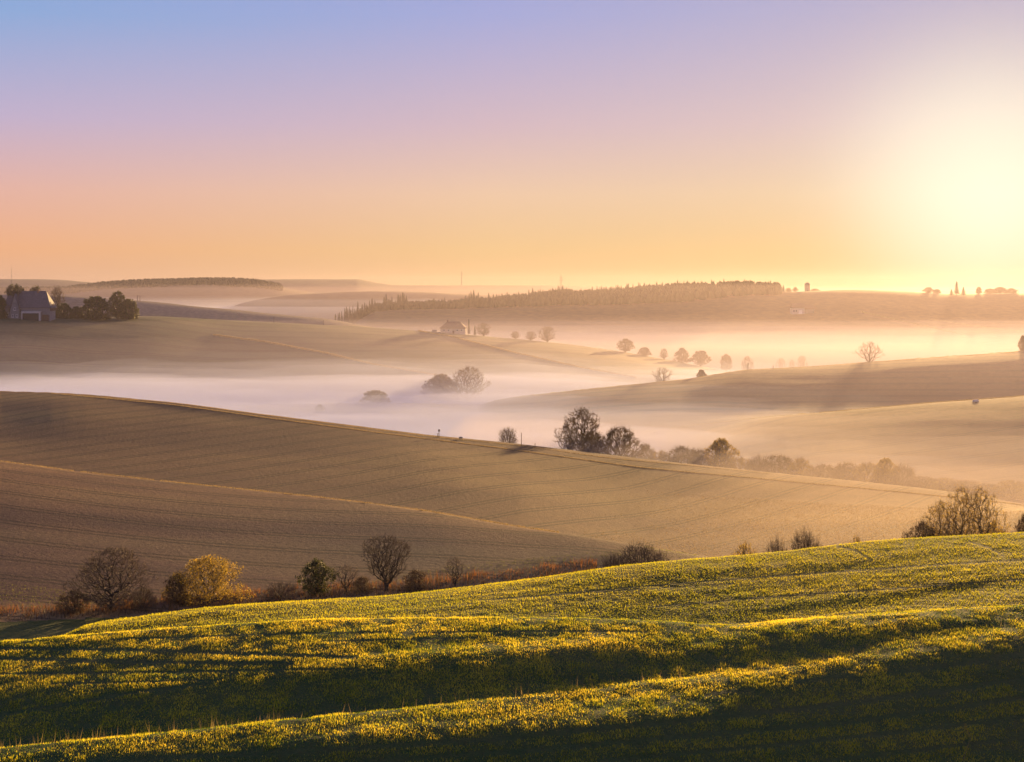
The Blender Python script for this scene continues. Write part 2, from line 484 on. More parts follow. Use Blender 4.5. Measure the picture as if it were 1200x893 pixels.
MAT = {}
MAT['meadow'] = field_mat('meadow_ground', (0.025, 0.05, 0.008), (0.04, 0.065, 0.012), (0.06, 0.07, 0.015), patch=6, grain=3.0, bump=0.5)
MAT['green_hill'] = field_mat('green_crop', (0.05, 0.062, 0.008), (0.07, 0.08, 0.01), (0.09, 0.095, 0.014), patch=8, rows=0.6, row_deg=14, grain=3.0, bump=0.7)
MAT['brown_field'] = field_mat('brown_soil', (0.1242, 0.0589, 0.0281), (0.1922, 0.0940, 0.0374), (0.2484, 0.1358, 0.0445), patch=20, tram=(8.0, 12, 1.1), row_deg=8, grain=1.5, bump=0.6)
MAT['ploughed_hill'] = field_mat('ploughed_soil', (0.1188, 0.0570, 0.0242), (0.1793, 0.0912, 0.0320), (0.2387, 0.1349, 0.0390), patch=34, tram=(9.0, -58, 1.0), row_deg=62, grain=1.2, bump=0.6)
MAT['valley_field'] = field_mat('valley_soil', (0.1328, 0.0665, 0.0257), (0.1771, 0.0931, 0.0320), (0.2041, 0.1206, 0.0382), patch=45, tram=(14.0, -20, 1.0),  row_deg=20, grain=0.7)
MAT['valley_hill'] = field_mat('hill_soil', (0.1156, 0.0560, 0.0257), (0.1598, 0.0817, 0.0320), (0.1858, 0.1092, 0.0359), patch=55, tram=(16.0, 8, 1.0),  row_deg=10, grain=0.6)
MAT['farm_hill'] = field_mat('farm_pasture', (0.035, 0.052, 0.022), (0.075, 0.08, 0.035), (0.13, 0.11, 0.05), patch=90, tram=(24.0, -30, 1.0),  row_deg=35, grain=0.4)
MAT['low_hill'] = field_mat('pale_field', (0.16, 0.12, 0.08), (0.2, 0.15, 0.09), (0.24, 0.18, 0.1), patch=120, grain=0.2)
MAT['forest_hill'] = field_mat('forest_floor', (0.15, 0.08, 0.025), (0.19, 0.10, 0.03), (0.23, 0.13, 0.035), patch=200, grain=0.1)
MAT['wooded_ridge'] = field_mat('far_pasture', (0.07, 0.055, 0.04), (0.09, 0.07, 0.045), (0.12, 0.09, 0.05), patch=300, grain=0.05)
MAT['horizon_hill'] = field_mat('horizon_pasture', (0.07, 0.06, 0.05), (0.09, 0.075, 0.055), (0.11, 0.09, 0.06), patch=500, grain=0.03)
BANDS = [('meadow', None, 'VF', 'green meadow falling away below the look-out with bright and shaded folds', 'field'),
         ('green_hill', 'VF', 'VM', 'smooth green crop hill rising behind the front meadow, shaded olive towards its right half', 'hill'),
         ('brown_field', 'VM', 'VL', 'low brown field behind the near row of trees, edged by a pale verge', 'field'),
         ('ploughed_hill', 'VL', 'VN', 'broad brown ploughed hill crossing the picture, golden towards the right', 'hill'),
         ('valley_field', 'VN', 'VQ', 'tan field rising out of the mist behind the dark hedge', 'field'),
         ('valley_hill', 'VQ', 'VP', 'brown hill with a lone fan-shaped tree on its crest', 'hill'),
         ('farm_hill', 'VP', 'VO', 'grey-green pasture hill with the big farmhouse on its crest', 'hill'),
         ('low_hill', 'VO', 'VU', 'pale low hill showing just behind the farm hill', 'hill'),
         ('forest_hill', 'VU', 'VS', 'long hazy hill crowned by spruce forest', 'hill'),
         ('wooded_ridge', 'VS', 'VT', 'lilac wooded ridge far beyond the farmhouse', 'hill'),
         ('horizon_hill', 'VT', None, 'faint pink hills along the horizon', 'hill')]
for nm, a, b, lab, cat in BANDS:
    sel = np.ones(len(quads), bool)
    if a: sel &= cyc[:, 1] >= kYa(a, pxc)
    if b: sel &= cyc[:, 1] < kYa(b, pxc)
    q = quads[sel]
    ids = np.unique(q); inv = np.zeros(len(P1), np.int64); inv[ids] = np.arange(len(ids))
    o = link(nm, mesh_np(nm, P1[ids], inv[q], MAT[nm], smooth=True))
    tag(o, lab, cat, kind='structure')

# ---------------------------------------------------------------- air: even haze round everything, mist lying in the valleys
def box_mesh(name, lo, hi, mat):
    x0, y0, z0 = lo; x1, y1, z1 = hi
    V = [(x0, y0, z0), (x1, y0, z0), (x1, y1, z0), (x0, y1, z0), (x0, y0, z1), (x1, y0, z1), (x1, y1, z1), (x0, y1, z1)]
    F = [(0, 3, 2, 1), (4, 5, 6, 7), (0, 1, 5, 4), (1, 2, 6, 5), (2, 3, 7, 6), (3, 0, 4, 7)]
    return mesh_np(name, V, F, mat)


HAZE = 0.65e-4
o = link('haze', box_mesh('haze', (-9000, -900, Z1.min() - 1.0), (9000, 9600, 88), vol_mat('haze_air', (0.31, 0.28, 0.33), HAZE, 0.55)))
tag(o, 'thin morning haze filling the air over all the hills', 'haze', kind='stuff')


def mist_body(name, near, far, level, amp, scale, seed, mat, label, ext=(-560, 1760), pad=(6, 6), ramp_px=120):
    """one closed body of even fog: undulating top, sinking under the land at its rim"""
    pu = np.linspace(ext[0], ext[1], 90); t = np.linspace(0, 1, 46)
    T, PU = np.meshgrid(t, pu, indexing='ij')
    ya = (np.interp(PU, PXS, YK[IDX[near]]) if isinstance(near, str) else np.full_like(PU, near)) + pad[0]
    yb = (np.interp(PU, PXS, YK[IDX[far]]) if isinstance(far, str) else np.full_like(PU, far)) - pad[1]
    Y = ya * (yb / ya) ** T
    X = (PU - CX) / FPX * Y
    lv = level(PU, Y) if callable(level) else level
    Z = lv + amp * 2 * fbm(X / scale, Y / (scale * 0.38), seed, 4)
    edge = np.minimum(np.minimum(T / 0.12, (1 - T) / 0.12), np.minimum((PU - ext[0]) / ramp_px, (ext[1] - PU) / 120))
    edge = np.clip(edge, 0, 1); edge = edge * edge * (3 - 2 * edge) if ramp_px <= 120 else edge
    BOT = -84.0
    Z = np.maximum(BOT + 0.5 + (Z - BOT - 0.5) * (0.25 + 0.75 * edge), BOT + 0.5)
    n, m = T.shape
    top = np.stack([X, Y, Z], -1).reshape(-1, 3); bot = top.copy(); bot[:, 2] = BOT
    V = np.concatenate([top, bot]); K_ = n * m
    a = (np.arange(n - 1)[:, None] * m + np.arange(m - 1)[None]).ravel()
    F = [np.stack([a, a + 1, a + m + 1, a + m], 1), np.stack([a + K_, a + m + K_, a + m + 1 + K_, a + 1 + K_], 1)]
    r = np.arange(m - 1); c_ = np.arange(n - 1) * m
    F.append(np.stack([r, r + K_, r + 1 + K_, r + 1], 1))
    e = (n - 1) * m + r; F.append(np.stack([e, e + 1, e + 1 + K_, e + K_], 1))
    F.append(np.stack([c_, c_ + m, c_ + m + K_, c_ + K_], 1))
    e = c_ + m - 1; F.append(np.stack([e, e + K_, e + m + K_, e + m], 1))
    o = link(name, mesh_np(name, V, np.concatenate(F), mat, smooth=False))
    return tag(o, label, 'mist', kind='stuff')


MISTC = (0.71, 0.785, 1.0)
MISTF = (0.60, 0.60, 0.66)
LV = [(-37.5, 0.0006), (-41.5, 0.002), (-45.0, 0.0045), (-48.0, 0.009), (-52.0, 0.016)]
for k, (lv, dn) in enumerate(LV):
    mist_body('mist', 'N2', 'O', (lambda pu, Y, lv=lv: lv + np.interp(pu, [0, 250, 600, 800, 1000, 1200], [3.0, 1.0, 0, -1.0, -4.0, -5.0]) - 7 * np.clip((Y - 720) / 200, 0, 1) * np.clip((pu - 620) / 120, 0, 1)), 3.4, 95, 40 + k, vol_mat('valley_mist', MISTC, dn, 0.22),
              ['thinnest upper veil of mist in the main valley', 'thin veil of mist in the main valley', 'soft mist half filling the main valley', 'dense white mist low in the main valley', 'thickest mist on the main valley floor'][k])
mist_body('mist', 'N2', 'O', -17.0, 3.0, 160, 76, vol_mat('valley_veil', (0.42, 0.375, 0.46), 4.6e-4, 0.52),
          'thin sunlit veil of mist over the near valley slopes', ext=(-690, 1890))
mist_body('mist', 'N2', 5200.0, 6.0, 3.0, 500, 77, vol_mat('veil', (0.35, 0.295, 0.35), 0.9e-4, 0.62),
          'broad thin veil of lilac and golden mist over all the farther hills', ext=(-690, 1890))
mist_body('mist', 'N', 'Q', -39.0, 1.0, 60, 55, vol_mat('hedge_mist', (0.70, 0.63, 0.60), 0.0058, 0.33),
          'golden ground mist lying along the dark hedge at right', ext=(440, 1760), pad=(8, 4))
mist_body('mist', 'VM', 'N2', -30.0, 1.4, 40, 57, vol_mat('golden_veil', (0.46, 0.38, 0.35), 0.0022, 0.52),
          'golden veil of mist over the right end of the ploughed hill', ext=(-60, 1760), pad=(4, 2), ramp_px=1060)
for k, (lv, dn) in enumerate([(-38, 0.0006), (-46, 0.0014), (-52, 0.0030)]):
    mist_body('mist', 'O', 2150.0, lv, 2.0, 220, 60 + k, vol_mat('far_mist', MISTF, dn, 0.3),
              ['thinnest upper veil of mist below the spruce forest', 'soft mist below the spruce forest', 'dense glowing mist low below the spruce forest'][k])
for k, (lv, dn) in enumerate([(-18, 0.0003), (-32, 0.0008)]):
    mist_body('mist', 2350.0, 4100.0, lv, 3.0, 400, 80 + k, vol_mat('distant_mist', MISTC, dn, 0.1),
              ['thin pink mist before the far wooded ridge', 'pale low mist before the far wooded ridge'][k], ext=(-560, 620))

# ---------------------------------------------------------------- grasses, crops and scrub: blades standing on the land
def fan_points(n, px0, px1, ya, yb, seed):
    r = np.random.default_rng(seed)
    u = (r.uniform(px0, px1, n) - CX) / FPX
    Y = np.sqrt(r.uniform(0, 1, n) * (yb ** 2 - ya ** 2) + ya ** 2)     # even over the ground
    return u * Y, Y, r


def blades(X, Y, Z, h, w, tint, r, lean=0.25, two=False):
    n = len(X)
    a = r.uniform(0, 2 * np.pi, n); b = r.uniform(0, 2 * np.pi, n); l = r.uniform(0, lean, n) * h
    bx = np.cos(a) * w / 2; by = np.sin(a) * w / 2
    p0 = np.stack([X - bx, Y - by, Z - 0.03], 1); p1 = np.stack([X + bx, Y + by, Z - 0.03], 1)
    p2 = np.stack([X + np.cos(b) * l, Y + np.sin(b) * l, Z + h], 1)
    V = np.stack([p0, p1, p2], 1).reshape(-1, 3)
    F = np.arange(3 * n).reshape(-1, 3)
    return V, F, np.repeat(tint, 3)


def curve_rows(knots):
    k = np.array(knots, float)
    return lambda px: np.where((px >= k[0, 0]) & (px <= k[-1, 0]), np.interp(px, k[:, 0], k[:, 1]), -9999)


TRACKS = [([(-120, 756), (0, 760), (150, 762), (300, 767), (420, 771)], 1.6), ([(-120, 768), (0, 772), (150, 776), (280, 778), (345, 777)], 1.8),
          ([(-120, 862), (0, 838), (100, 822), (150, 813), (250, 800)], 1.5), ([(0, 790), (200, 788), (420, 784)], 0.9), ([(60, 802), (260, 797)], 0.8),
          ([(100, 893), (300, 884), (560, 868), (800, 845), (1000, 824), (1200, 796), (1320, 780)], 2.4),
          ([(420, 893), (620, 880), (820, 862), (1000, 846), (1200, 818), (1320, 800)], 2.4),
          ([(700, 893), (860, 878), (1040, 860), (1200, 840), (1320, 822)], 2.0), ([(960, 893), (1200, 865), (1320, 850)], 1.8),
          ([(930, 800), (965, 796), (985, 792), (1010, 797)], 2.6), ([(825, 815), (850, 812), (885, 808)], 1.6), ([(1040, 789), (1120, 779), (1200, 766), (1300, 750)], 2.6),
          ([(470, 742), (640, 740), (760, 741)], 0.8), ([(380, 752), (560, 748)], 0.8), ([(130, 750), (300, 744), (460, 741)], 0.8),
          ([(620, 700), (750, 688), (900, 676), (1100, 662), (1300, 650)], 0.8), ([(760, 712), (900, 700), (1050, 690), (1300, 672)], 0.7),
          ([(980, 640), (1005, 646), (1022, 658)], 1.0), ([(1135, 635), (1160, 642), (1178, 653)], 1.0), ([(560, 704), (700, 694), (860, 684)], 0.6)]


def in_tracks(px, row):
    m = np.zeros(len(px))
    for k, w in TRACKS:
        c = curve_rows(k)(px)
        m = np.maximum(m, np.clip(1.4 - np.abs(row - c) / (w * 1.5), 0, 1))
    return m


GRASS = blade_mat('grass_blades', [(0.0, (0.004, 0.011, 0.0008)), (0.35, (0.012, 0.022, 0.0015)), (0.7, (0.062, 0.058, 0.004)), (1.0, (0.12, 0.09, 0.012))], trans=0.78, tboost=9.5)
CROP = blade_mat('crop_blades', [(0.0, (0.045, 0.054, 0.004)), (0.5, (0.078, 0.075, 0.004)), (1.0, (0.10, 0.085, 0.008))], trans=0.74, tboost=7.0)
STRAW = blade_mat('straw', [(0.0, (0.16, 0.115, 0.06)), (0.5, (0.26, 0.19, 0.10)), (1.0, (0.38, 0.29, 0.16))], trans=0.5, tboost=1.5)
REED = blade_mat('dry_stalks', [(0.0, (0.05, 0.032, 0.018)), (0.5, (0.14, 0.065, 0.028)), (1.0, (0.3, 0.13, 0.05))], trans=0.4, tboost=1.5)

REED_PALE = blade_mat('pale_stubble', [(0.0, (0.05, 0.06, 0.012)), (0.5, (0.09, 0.095, 0.018)), (1.0, (0.15, 0.13, 0.035))], trans=0.55, tboost=3.0)

# front meadow: a close short sward and, standing out of it, looser taller tufts
GV, GF, GT = [], [], []
for layer, cnt_ in (('sward', 360000), ('tuft', 470000)):
    X, Y, r = fan_points(cnt_, -280, 1480, 76.0, 119.0, 1 if layer == 'sward' else 7)
    px = pxcol(X, Y)
    ok = Y < kYa('VF', px)
    X, Y, px = X[ok], Y[ok], px[ok]
    Z = ground(X, Y)
    row = HY - FPX * Z / Y
    tr = in_tracks(px, row); n = len(X)
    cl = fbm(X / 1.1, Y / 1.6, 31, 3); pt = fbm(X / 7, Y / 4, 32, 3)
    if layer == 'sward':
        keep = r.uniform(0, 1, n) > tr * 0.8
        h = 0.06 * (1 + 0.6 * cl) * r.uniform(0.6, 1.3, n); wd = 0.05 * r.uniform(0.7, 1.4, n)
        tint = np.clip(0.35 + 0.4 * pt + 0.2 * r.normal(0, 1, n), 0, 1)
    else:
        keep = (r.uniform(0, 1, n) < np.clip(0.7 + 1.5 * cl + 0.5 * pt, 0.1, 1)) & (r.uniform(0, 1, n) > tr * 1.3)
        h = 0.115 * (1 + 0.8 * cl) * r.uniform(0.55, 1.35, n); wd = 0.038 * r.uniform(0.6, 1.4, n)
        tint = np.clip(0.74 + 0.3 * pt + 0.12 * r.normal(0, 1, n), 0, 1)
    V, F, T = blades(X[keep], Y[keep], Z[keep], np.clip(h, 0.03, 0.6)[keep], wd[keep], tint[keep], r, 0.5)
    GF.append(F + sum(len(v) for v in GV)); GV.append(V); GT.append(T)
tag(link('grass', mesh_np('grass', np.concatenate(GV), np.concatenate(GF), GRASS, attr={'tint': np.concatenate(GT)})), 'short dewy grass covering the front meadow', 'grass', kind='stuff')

# crop on the hill behind it
X, Y, r = fan_points(400000, -280, 1480, 114.0, 156.0, 2)
px = pxcol(X, Y)
ok = (Y >= kYa('VF', px)) & (Y < kYa('M', px) + 5)
X, Y, px = X[ok], Y[ok], px[ok]
Z = ground(X, Y); row = HY - FPX * Z / Y
tr = in_tracks(px, row); cl = fbm(X / 1.5, Y / 1.5, 33, 3)
keep = r.uniform(0, 1, len(X)) > tr * 0.9
h = np.clip(0.085 * (1 + 0.8 * cl) * r.uniform(0.4, 1.5, len(X)) ** 1.4 * (1 - 0.5 * tr), 0.03, 0.4)
tint = np.clip(0.45 + 0.4 * fbm(X / 9, Y / 5, 35, 3) + 0.2 * r.normal(0, 1, len(X)), 0, 1)
V, F, T = blades(X[keep], Y[keep], Z[keep], h[keep], (0.055 * r.uniform(0.6, 1.3, len(X)))[keep], tint[keep], r, 0.4)
tag(link('crop', mesh_np('crop', V, F, CROP, attr={'tint': T})), 'low green crop covering the hill behind the front meadow', 'crop', kind='stuff')

# young crop in rows on the golden end of the ploughed hill
X, Y, r = fan_points(170000, 640, 1480, 198.0, 300.0, 4)
px = pxcol(X, Y)
Z = ground(X, Y); row = HY - FPX * Z / Y
q = (X * 0.94 + Y * 0.34)
inrow = np.abs((q / 1.3) % 1.0 - 0.5) < 0.3
w_ = np.clip((px - 700 + 120 * fbm(X / 20, Y / 20, 36, 2)) / 260, 0, 1)
ok = (Y < kYa('N', px) + 3) & (Y > kYa('VL', px)) & inrow & (r.uniform(0, 1, len(X)) < w_)
X, Y, Z = X[ok], Y[ok], Z[ok]; n = len(X)
V, F, T = blades(X, Y, Z, 0.17 * r.uniform(0.6, 1.4, n), 0.07 * r.uniform(0.6, 1.3, n), np.clip(0.55 + 0.2 * r.normal(0, 1, n), 0, 1), r, 0.4)
tag(link('young_crop', mesh_np('young_crop', V, F, STRAW, attr={'tint': T})), 'golden young crop in drill rows on the ploughed hill', 'crop', kind='stuff')

# rough green strip in the hollow behind the crest
X, Y, r = fan_points(70000, -130, 860, 146.0, 200.0, 5)
px = pxcol(X, Y); Z = ground(X, Y); row = HY - FPX * Z / Y
top = np.interp(px, [-130, 0, 90, 200, 420, 520, 620, 760, 830], [680, 682, 694, 702, 684, 664, 655, 640, 636])
bot = np.interp(px, [-130, 0, 90, 200, 420, 520, 700, 830], [722, 718, 712, 706, 694, 688, 664, 650])
ok = (row > top) & (row < bot) & (np.abs((row * 0.22 + px * 0.02) % 1 - 0.5) < 0.4)
X, Y, Z = X[ok], Y[ok], Z[ok]; n = len(X)
V, F, T = blades(X, Y, Z, 0.12 * r.uniform(0.5, 1.4, n), 0.05 * r.uniform(0.6, 1.3, n), np.clip(0.35 + 0.2 * r.normal(0, 1, n), 0, 1), r, 0.4)
tag(link('stubble', mesh_np('stubble', V, F, REED_PALE, attr={'tint': T})), 'pale green stubble strip in the hollow behind the near trees', 'stubble', kind='stuff')

# scrub and dry stalks along the foot of the near trees
X, Y, r = fan_points(70000, -130, 700, 140.0, 200.0, 6)
px = pxcol(X, Y); Z = ground(X, Y); row = HY - FPX * Z / Y
base = np.interp(px, [-130, 0, 140, 290, 400, 480, 600, 700], [730, 721, 716, 702, 693, 690, 677, 664])
d = base - row
ok = (d > -7) & (d < 9)
X, Y, Z, d = X[ok], Y[ok], Z[ok], d[ok]; n = len(X)
cl = fbm(X / 2.2, Y / 2.2, 37, 3)
h = np.clip((0.55 + 1.0 * cl) * r.uniform(0.5, 1.3, n), 0.12, 1.5) * np.where(d < 0, 0.75, 1.0)
T = np.clip(np.where(d < 1, 0.12, 0.55) + 0.22 * r.normal(0, 1, n), 0, 1)  # front stalks darker: dark brambles, with the strip's shade put into the tint
V, F, T = blades(X, Y, Z, h, 0.07 * r.uniform(0.6, 1.4, n), T, r, 0.35)
tag(link('undergrowth', mesh_np('undergrowth', V, F, REED, attr={'tint': T})), 'reddish dry stalks and brambles along the foot of the near tree row', 'undergrowth', kind='stuff')


def verge(label, knots, a, b, n, h, w, seed, width_px=1.2, mat=None, shift=0.0, gaps=0.0):
    """strip of dry grass along a field edge"""
    r = np.random.default_rng(seed)
    k = np.array(knots, float)
    px = r.uniform(k[0, 0], k[-1, 0], n)
    rows = np.interp(px, k[:, 0], k[:, 1])
    grid = np.linspace(k[0, 0], k[-1, 0], 70)
    rg = np.interp(grid, k[:, 0], k[:, 1])
    Yg_ = np.array([spot(p, q, a, b)[1] for p, q in zip(grid, rg)])
    Y = np.interp(px, grid, Yg_) + shift
    Y = Y + r.normal(0, 1, n) * width_px * Y / FPX * 3
    X = (px - CX) / FPX * Y
    if gaps:
        ok = vnoise(px / 5.0, px * 0 + 3.3, seed) > gaps - 0.5
        X, Y = X[ok], Y[ok]; n = len(X)
    Z = ground(X, Y)
    V, F, T = blades(X, Y, Z, h * r.uniform(0.4, 1.3, n), w * r.uniform(0.6, 1.4, n), np.clip(0.6 + 0.25 * r.normal(0, 1, n), 0, 1), r, 0.4)
    tag(link('grass_verge', mesh_np('grass_verge', V, F, mat or STRAW, attr={'tint': T})), label, 'verge', kind='stuff')


verge('sunlit dry verge along the top edge of the low brown field', [(0, 540), (100, 553), (200, 564), (300, 575), (400, 586), (500, 599), (600, 616), (655, 624)], 'VM', 'VL', 6000, 0.2, 0.07, 301, 0.5)
verge('sunlit dry verge along the crest of the ploughed hill', [(60, 461), (200, 474), (300, 488), (450, 508), (600, 527), (750, 548), (900, 562), (1050, 576), (1200, 592)], 'VL', 'N2', 12000, 0.21, 0.09, 302, 0.4)
verge('faint dry verge behind the crest of the ploughed hill', [(100, 465), (200, 471), (300, 484), (420, 499), (510, 510), (600, 519), (750, 537), (900, 553)], 'N', 'N2', 5000, 0.18, 0.1, 303, 0.3)
verge('dry verge along the crest of the tan field', [(755, 508), (800, 500), (900, 488.5), (1000, 480), (1100, 471), (1200, 464)], 'VN', 'VQ', 6000, 0.30, 0.14, 304, 0.4)
verge('dry verge on the crest running down into the mist', [(610, 466), (700, 455), (800, 445), (870, 434), (1000, 426), (1200, 412)], 'VQ', 'VP', 7000, 0.30, 0.16, 305, 0.4)
verge('upper pale track verge crossing the pasture hill', [(490, 388), (530, 395), (600, 413), (680, 431), (745, 443)], 'VP', 'O', 16000, 0.9, 0.5, 306, 0.4)
verge('lower pale track verge crossing the pasture hill', [(250, 393), (310, 401), (380, 414), (440, 428), (510, 440)], 'VP', 'O', 16000, 0.9, 0.5, 307, 0.4)
verge('pale verge on the far right hill, the lower of two', [(1010, 366), (1060, 377), (1100, 386), (1130, 393)], 'VU', 'S', 2500, 1.6, 0.7, 308, 0.5)
verge('pale verge on the far right hill, the upper of two', [(1090, 374), (1140, 382), (1200, 389)], 'VU', 'S', 2000, 1.4, 0.6, 309, 0.4)

# ---------------------------------------------------------------- trees
BARK = plain_mat('bark', (0.055, 0.038, 0.026), 0.9, 0.4, 6)
TWIG = plain_mat('twigs', (0.12, 0.075, 0.038), 0.8, 0.3, 3)
TWIG_PALE = plain_mat('pale_twigs', (0.17, 0.115, 0.06), 0.8, 0.3, 3)
TWIG_DARK = plain_mat('dark_twigs', (0.085, 0.058, 0.036), 0.85, 0.3, 3)
LEAF_GOLD = blade_mat('golden_leaves', [(0, (0.07, 0.055, 0.012)), (0.5, (0.14, 0.10, 0.018)), (1, (0.24, 0.16, 0.03))], 0.6, tboost=3.0)
LEAF_GREEN = blade_mat('green_leaves', [(0, (0.02, 0.03, 0.01)), (0.5, (0.045, 0.055, 0.014)), (1, (0.10, 0.085, 0.02))], 0.4, tboost=1.6)
LEAF_BROWN = blade_mat('brown_leaves', [(0, (0.05, 0.035, 0.02)), (0.5, (0.09, 0.058, 0.03)), (1, (0.15, 0.09, 0.04))], 0.4, tboost=1.4)
NEEDLE = blade_mat('needles', [(0, (0.018, 0.025, 0.014)), (0.5, (0.03, 0.038, 0.018)), (1, (0.05, 0.052, 0.022))], 0.04, tboost=1.0, rough=0.9, spec=0.02)


def tubes(segs, k):
    """segs: list of (p0, p1, r0, r1) -> prism mesh arrays"""
    if not segs: return np.zeros((0, 3)), np.zeros((0, 4), int)
    P0 = np.array([s[0] for s in segs]); P1 = np.array([s[1] for s in segs])
    R0 = np.array([s[2] for s in segs]); R1 = np.array([s[3] for s in segs])
    d = P1 - P0; d /= np.linalg.norm(d, axis=1, keepdims=True) + 1e-9
    ref = np.where(np.abs(d[:, 2:3]) > 0.9, np.array([[1.0, 0, 0]]), np.array([[0, 0, 1.0]]))
    a = np.cross(d, ref); a /= np.linalg.norm(a, axis=1, keepdims=True) + 1e-9
    b = np.cross(d, a)
    th = np.arange(k) * 2 * np.pi / k
    off = a[:, None] * np.cos(th)[None, :, None] + b[:, None] * np.sin(th)[None, :, None]
    V = np.concatenate([P0[:, None] + off * R0[:, None, None], P1[:, None] + off * R1[:, None, None]], 1).reshape(-1, 3)
    base = (np.arange(len(segs)) * 2 * k)[:, None, None]
    i = np.arange(k); j = (i + 1) % k
    F = (base + np.stack([i, j, j + k, i + k], 1)[None]).reshape(-1, 4)
    return V, F


def profile(style, t):
    """crown half-width (0..1) at height t (0..1)"""
    t = np.clip(t, 0, 1)
    if style == 'dome': return np.sqrt(np.maximum(1 - (np.maximum(t - 0.12, 0) / 0.88) ** 2.2, 0)) * np.where(t < 0.12, 0.72 + 2.3 * t, 1)
    if style == 'round':
        u = (t - 0.1) / 0.9; return np.where(u < 0, 0, np.sqrt(np.maximum(1 - (2 * u - 0.88) ** 2 / np.where(u > 0.44, 1.2544, 0.7744), 0)))
    if style == 'vase':
        u = (t - 0.14) / 0.86; return np.where(u < 0, 0, np.where(u < 0.6, (np.maximum(u, 0) / 0.6) ** 0.75, np.sqrt(np.maximum(1 - ((u - 0.6) / 0.4) ** 2.2, 0))))
    if style == 'tall':
        u = (t - 0.3) / 0.7; return np.where(u < 0, 0, np.sqrt(np.maximum(1 - (2 * u - 1) ** 2, 0)) ** 0.8)
    if style == 'egg':
        u = (t - 0.08) / 0.92; return np.where(u < 0, 0, np.where(u < 0.38, np.sqrt(np.maximum(1 - ((0.38 - u) / 0.38) ** 2, 0)), np.sqrt(np.maximum(1 - ((u - 0.38) / 0.62) ** 1.8, 0))))
    if style == 'fan':
        u = (t - 0.12) / 0.88; return np.where(u < 0, 0, np.where(u < 0.42, (np.maximum(u, 0) / 0.42) ** 0.5, np.sqrt(np.maximum(1 - ((u - 0.42) / 0.58) ** 2, 0))))
    if style == 'flat':
        u = (t - 0.55) / 0.45; return np.where(u < 0, 0, np.sqrt(np.maximum(1 - (2 * u - 1) ** 2, 0)))


def grow_tree(seed, style, h, w, n, bal):
    """grow branches from the stem to points spread through the crown's volume"""
    r = np.random.default_rng(seed)
    P = []
    ph = r.uniform(0, 6.28, 4)
    while len(P) < n:
        t = r.uniform(0.02, 1.0); a = r.uniform(0, 2 * np.pi)
        R = float(profile(style, np.array(t)))
        R *= 1 + 0.18 * np.sin(2 * a + ph[0] + 3 * t) + 0.20 * np.sin(4 * a + ph[1] - 7 * t) + 0.16 * np.sin(11 * t + ph[2] + 2 * a)
        k = r.uniform(0, 1) ** 0.42
        if r.uniform() > R + 0.05: continue
        P.append((np.cos(a) * R * k * w / 2, np.sin(a) * R * k * w / 2, t * h * (1 - 0.05 * r.uniform())))
    P = np.array(P)
    tt = {'dome': 0.05, 'round': 0.2, 'vase': 0.24, 'tall': 0.72, 'egg': 0.5, 'fan': 0.22, 'flat': 0.6}[style] * h
    m = max(3, int(tt / h * 14))
    nodes = [np.array([0, 0, -0.15])]; par = [-1]; path = [0.0]
    wob = np.array([0.0, 0.0])
    for i in range(1, m + 1):
        wob = wob + r.normal(0, 0.010, 2) * h
        q = np.array([wob[0], wob[1], tt * i / m]); path.append(path[-1] + np.linalg.norm(q - nodes[-1])); par.append(i - 1); nodes.append(q)
    order = np.argsort(np.linalg.norm(P - np.array([0, 0, tt * 0.8]), axis=1))
    Q = np.zeros((len(nodes) + n, 3)); Q[:len(nodes)] = nodes
    pl = np.zeros(len(Q)); pl[:len(nodes)] = path; par = par + [0] * n; c = len(nodes)
    for i in order:
        p = P[i]; d = np.linalg.norm(Q[:c] - p, axis=1)
        drop = np.maximum(Q[:c, 2] - p[2], 0)          # branches rise rather than fall
        cost = d + bal * pl[:c] + drop * 0.9
        j = int(np.argmin(cost)); Q[c] = p; pl[c] = pl[j] + d[j]; par[c] = j; c += 1
    par = np.array(par[:c]); cnt = np.ones(c)
    for i in range(c - 1, 0, -1): cnt[par[i]] += cnt[i]
    return Q, par, cnt


PROTO = {}


